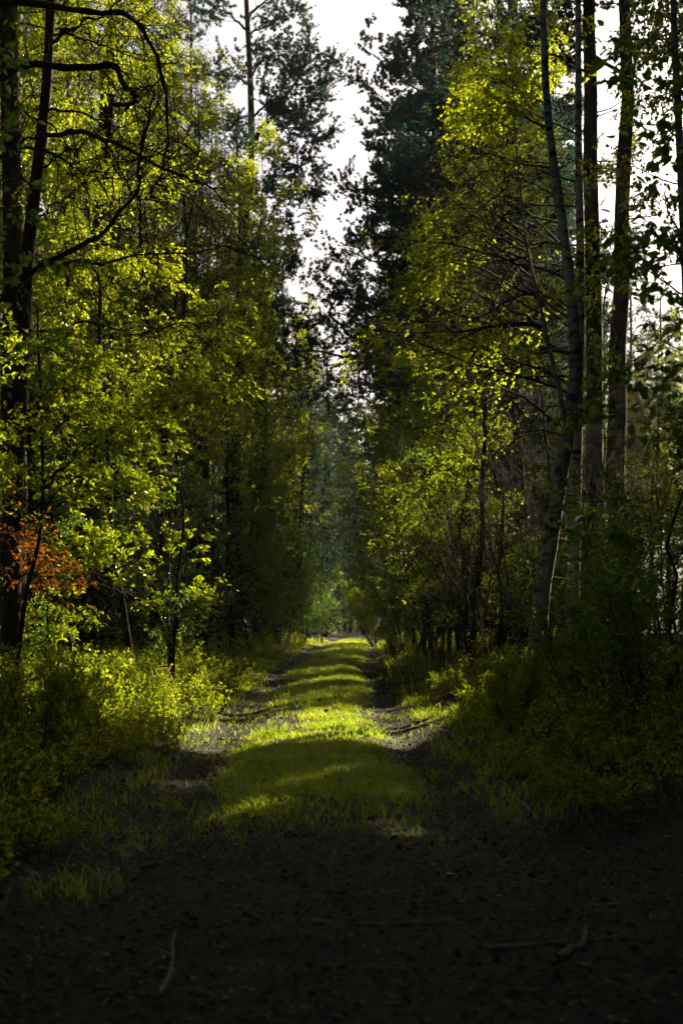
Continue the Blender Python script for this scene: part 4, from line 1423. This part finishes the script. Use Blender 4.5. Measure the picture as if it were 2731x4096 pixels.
def wood_and_blockers():
    """the rest of the forest round the track, plus added unseen leaf masses that block sky and sun"""
    R = G(61)
    LV, TB = [], []

    def tree(x, y, H, rad, base, n, L, wide):
        t = np.array([[x, y, -.2], [x + R.normal(0, .2), y, H * .5], [x, y, H * .97]])
        tl = catmull(t, 6)
        TB.append((*tubes(tl[None], rad_line(1, 6, rad, .03), 6), 1))
        nb = 16
        c = np.stack([R.normal(0, 1, nb), R.normal(0, 1, nb), R.uniform(base, 1, nb)], 1)
        c[:, :2] *= wide * .55 * (1.15 - c[:, 2:3])
        c[:, 2] *= H
        k = R.integers(0, nb, n)
        p = c[k] + R.normal(0, 1, (n, 3)) * np.array([.75, .75, .4]) * wide * .5 + np.array([x, y, 0])
        p[:, 2] = np.maximum(p[:, 2], .05)
        ax = R.normal(0, 1, (n, 3))
        ax[:, 2] *= .5
        ln = L * R.uniform(.5, 1.2, n)
        LV.append(leaves(p, ax, R.normal(0, .6, (n, 3)) + np.array([0, 0, .8]), ln, ln * .7, False))

    # behind and beside the camera, outside the picture
    n = 0
    while n < 260:
        r = 4 + 56 * R.random() ** .8
        a = R.uniform(0, 2 * pi)
        x, y = r * sin(a), r * cos(a)
        az = math.degrees(math.atan2(x, y))
        if abs(az) < 19 or abs(x) < 2.6:
            continue
        if 15 < az < 54 and r > 13 and R.random() < .72:
            continue
        tree(x, y, R.uniform(11, 21), .14, R.uniform(.12, .4), 1500, .26, 2.6)
        n += 1
    # far down the track
    n = 0
    while n < 170:
        y = R.uniform(80, 135)
        x = R.uniform(-.30, .30) * y
        if abs(x - float(path_mid(y))) < 1.5 and y < 84:
            continue
        tree(x, y, R.uniform(11, 19), .16, R.uniform(.0, .3), 2600, .17, 2.6)
        n += 1
    # added unseen leaf layers above the view, put there to cut sky light
    def sky_blocker(n, x0, x1, y0, y1, zlow, thick, L):
        x, y = R.uniform(x0, x1, n), R.uniform(y0, y1, n)
        z = zlow(y) + thick * R.random(n)
        k = wave(x, y, .8, .7, 1.0) + wave(x, z, .9, .8, 3.0) > .55
        p = np.stack([x, y, z], 1)[k]
        m = len(p)
        ax = R.normal(0, 1, (m, 3))
        ax[:, 2] *= .4
        ln = L * R.uniform(.6, 1.2, m)
        A = leaves(p, ax, R.normal(0, .5, (m, 3)) + np.array([0, 0, .9]), ln, ln * .7, False)
        LV.append(A)
    sky_blocker(150000, -24, 24, -32, 11, lambda y: np.maximum(7.2, 2.5 + .45 * y), 7, .27)
    sky_blocker(95000, -26, -2.2, 11, 46, lambda y: 3.0 + .45 * y, 7, .27)
    sky_blocker(42000, 2.4, 22, 11, 20, lambda y: 3.0 + .45 * y, 6, .27)
    # added unseen leaf mass right of the frame, blocks the sun but for cut gaps
    def sun_blocker(n, L):
        y = R.uniform(4, 50, n)
        x = .265 * y + .7 + .25 * np.maximum(9 - y, 0) + R.uniform(0, 11, n)
        z = R.uniform(.1, 1, n) * (15 + 3 * sstep(26, 36, y))
        k = (wave(x, y, .6, .5, 2.0) + wave(y, z, .7, .6, 1.0) + wave(x, z, .8, .7, .3) > .85)
        p = np.stack([x, y, z], 1)[k]
        m = len(p)
        ax = R.normal(0, 1, (m, 3))
        ln = L * R.uniform(.6, 1.2, m)
        LV.append(leaves(p, ax, R.normal(0, .8, (m, 3)) + np.array([0, 0, .5]), ln, ln * .7, False))
    sun_blocker(330000, .27)
    A = np.concatenate(LV)
    c = A.mean(1)
    clear = (c[:, 1] > .2) & (c[:, 1] < 78) & (np.abs(c[:, 0]) < .25 * c[:, 1] + .25) & (c[:, 2] < EYE + .25 + .445 * c[:, 1])
    A = A[~in_gap(c, 7) & ~clear]
    F = np.arange(len(A) * 4).reshape(-1, 4)
    o = link('forest', mesh_np('forest', [(A.reshape(-1, 3), F, 0)] + TB, [M['dim_leaf'], M['dark_bark']]))
    tagged(o, 'dark forest around the track with added unseen leaf masses blocking light', 'forest', kind='stuff')


wood_and_blockers()


# ------------------------------------------------------------------ the evening air between the trees
def air():
    x0, x1, y0, y1, z0, z1 = -44, 44, -40, 140, -2.2, 26
    V = np.array([(x, y, z) for z in (z0, z1) for y in (y0, y1) for x in (x0, x1)], float)
    F = np.array([(0, 2, 3, 1), (4, 5, 7, 6), (0, 1, 5, 4), (2, 6, 7, 3), (0, 4, 6, 2), (1, 3, 7, 5)])
    m = bpy.data.materials.new('evening haze')
    m.use_nodes = True
    nt = m.node_tree
    nt.nodes.clear()
    out = nt.nodes.new('ShaderNodeOutputMaterial')
    v = nt.nodes.new('ShaderNodeVolumePrincipled')
    v.inputs['Color'].default_value = (.80, .93, .95, 1)
    v.inputs['Density'].default_value = .0003
    v.inputs['Anisotropy'].default_value = .45
    nt.links.new(v.outputs[0], out.inputs['Volume'])
    o = link('haze', mesh_np('haze', [(V, F, 0)], [m]))
    tagged(o, 'thin evening haze hanging between the trees along the track', 'haze', kind='stuff')


air()


# ------------------------------------------------------------------ things lying on the ground
def stick(label, pts, r, seed, forks=2):
    R = G(seed)
    p = catmull([(x, y, gz(x, y) + r + dz) for x, y, dz in pts], 18)
    base = p[0].copy()
    p = p - base
    p[1:-1] += R.normal(0, r * .3, (16, 3))
    parts = [(*tubes(p[None], rad_line(1, 18, r, r * .45), 7), 0)]
    for _ in range(forks):
        t = R.uniform(.25, .85, 1)
        pos, tan = along(p[None], np.zeros(1, int), t)
        d = side(tan, np.radians(np.array([40.])), R, .95)
        d[:, 2] = np.abs(d[:, 2]) * .3
        b = grow(pos, d, R.uniform(.12, .35, 1), 6, .12, (0, 0, -.1), R)
        parts.append((*tubes(b, rad_line(1, 7, r * .5, r * .25), 5), 0))
    o = link('fallen_stick', mesh_np('fallen stick', parts, [M['fallen']], True))
    o.location = base
    tagged(o, label, 'stick')


def gp(px, py):
    D = EYE * FPX / (py - HZ)
    return X(px, D), D


def on(*a):
    return [(*gp(px, py), 0.0) for px, py in a]


stick('pale curved twig lying in the dark litter lower left', on((640, 3990), (670, 3920), (690, 3860), (690, 3800), (700, 3740)), .008, 100, 1)
stick('short pale forked stick lying lower right', on((2230, 3850), (2290, 3815), (2330, 3800), (2345, 3720)), .014, 101, 0)
stick('long thin dark stick lying across the lower right', on((1950, 3800), (2150, 3785), (2350, 3770), (2600, 3750)), .008, 102, 1)
stick('long thin dark stick lying across the middle of the litter', on((1250, 3690), (1420, 3700), (1600, 3698), (1820, 3690)), .008, 103, 1)
stick('thin pale stick on the lit litter left of the grass', on((560, 3465), (610, 3458), (655, 3450)), .008, 104, 0)
stick('dark branch stub lying at the right edge of the rut', on((2060, 3210), (2110, 3235), (2115, 3270)), .016, 105, 1)
stick('dark fallen branch lying over the left bilberries', [(X(10, 12), 12, .28), (X(120, 12.1), 12.1, .36), (X(230, 12.2), 12.2, .40), (X(330, 12.3), 12.3, .30)], .022, 106, 3)
stick('bent twig arching over the left rut', [(X(780, 14.6), 14.6, .1), (X(830, 14.2), 14.2, .24), (X(870, 13.8), 13.8, .14), (X(930, 13.5), 13.5, .03)], .007, 107, 2)
stick('dark stick lying in the left rut beside the bent twig', on((880, 2935), (930, 2940), (985, 2935)), .014, 108, 1)
stick('dark root-like stick lying across the track far up', on((1180, 2690), (1260, 2685), (1350, 2682), (1420, 2690)), .018, 109, 1)
stick('dark stick lying in the right rut', on((1480, 2735), (1520, 2730), (1560, 2728)), .018, 110, 1)


def cone(label, px, py, seed):
    R = G(seed)
    x, y = gp(px, py)
    k, m = 13, 9
    t = np.linspace(0, 1, m)
    prof = .021 * np.sin(pi * (t * .86 + .1)) ** .7
    V = []
    for i in range(m):
        for j in range(k):
            a = 2 * pi * (j + .5 * (i % 2)) / k
            q = prof[i] * (1 + .22 * ((j + i) % 2))
            V.append((t[i] * .055, q * cos(a), q * sin(a) + .018))
    idx = np.arange(m * k).reshape(m, k)
    F = np.stack([idx[:-1], np.roll(idx[:-1], -1, 1), np.roll(idx[1:], -1, 1), idx[1:]], -1).reshape(-1, 4)
    o = link('pine_cone', mesh_np('pine cone', [(np.array(V), F, 0)], [M['dark_bark']], False))
    o.location = (x, y, gz(x, y) + .02)
    o.rotation_euler = (0, 0, R.uniform(0, 6.28))
    tagged(o, label, 'pine cone', 'pine cones on the grass strip')


for i, (px, py, lb) in enumerate([(1145, 2778, 'pine cone on the dim grass left of the others'), (1345, 2812, 'pine cone on the bright grass nearest the middle'),
                                  (1449, 2832, 'pine cone on the bright grass toward the right rut'), (1280, 2822, 'pine cone on bright grass just left of the middle one'),
                                  (1302, 2865, 'pine cone on the bright grass, nearest to us')]):
    cone(lb, px, py, 120 + i)

print('objects', len(bpy.data.objects), 'verts', sum(len(m.vertices) for m in bpy.data.meshes))
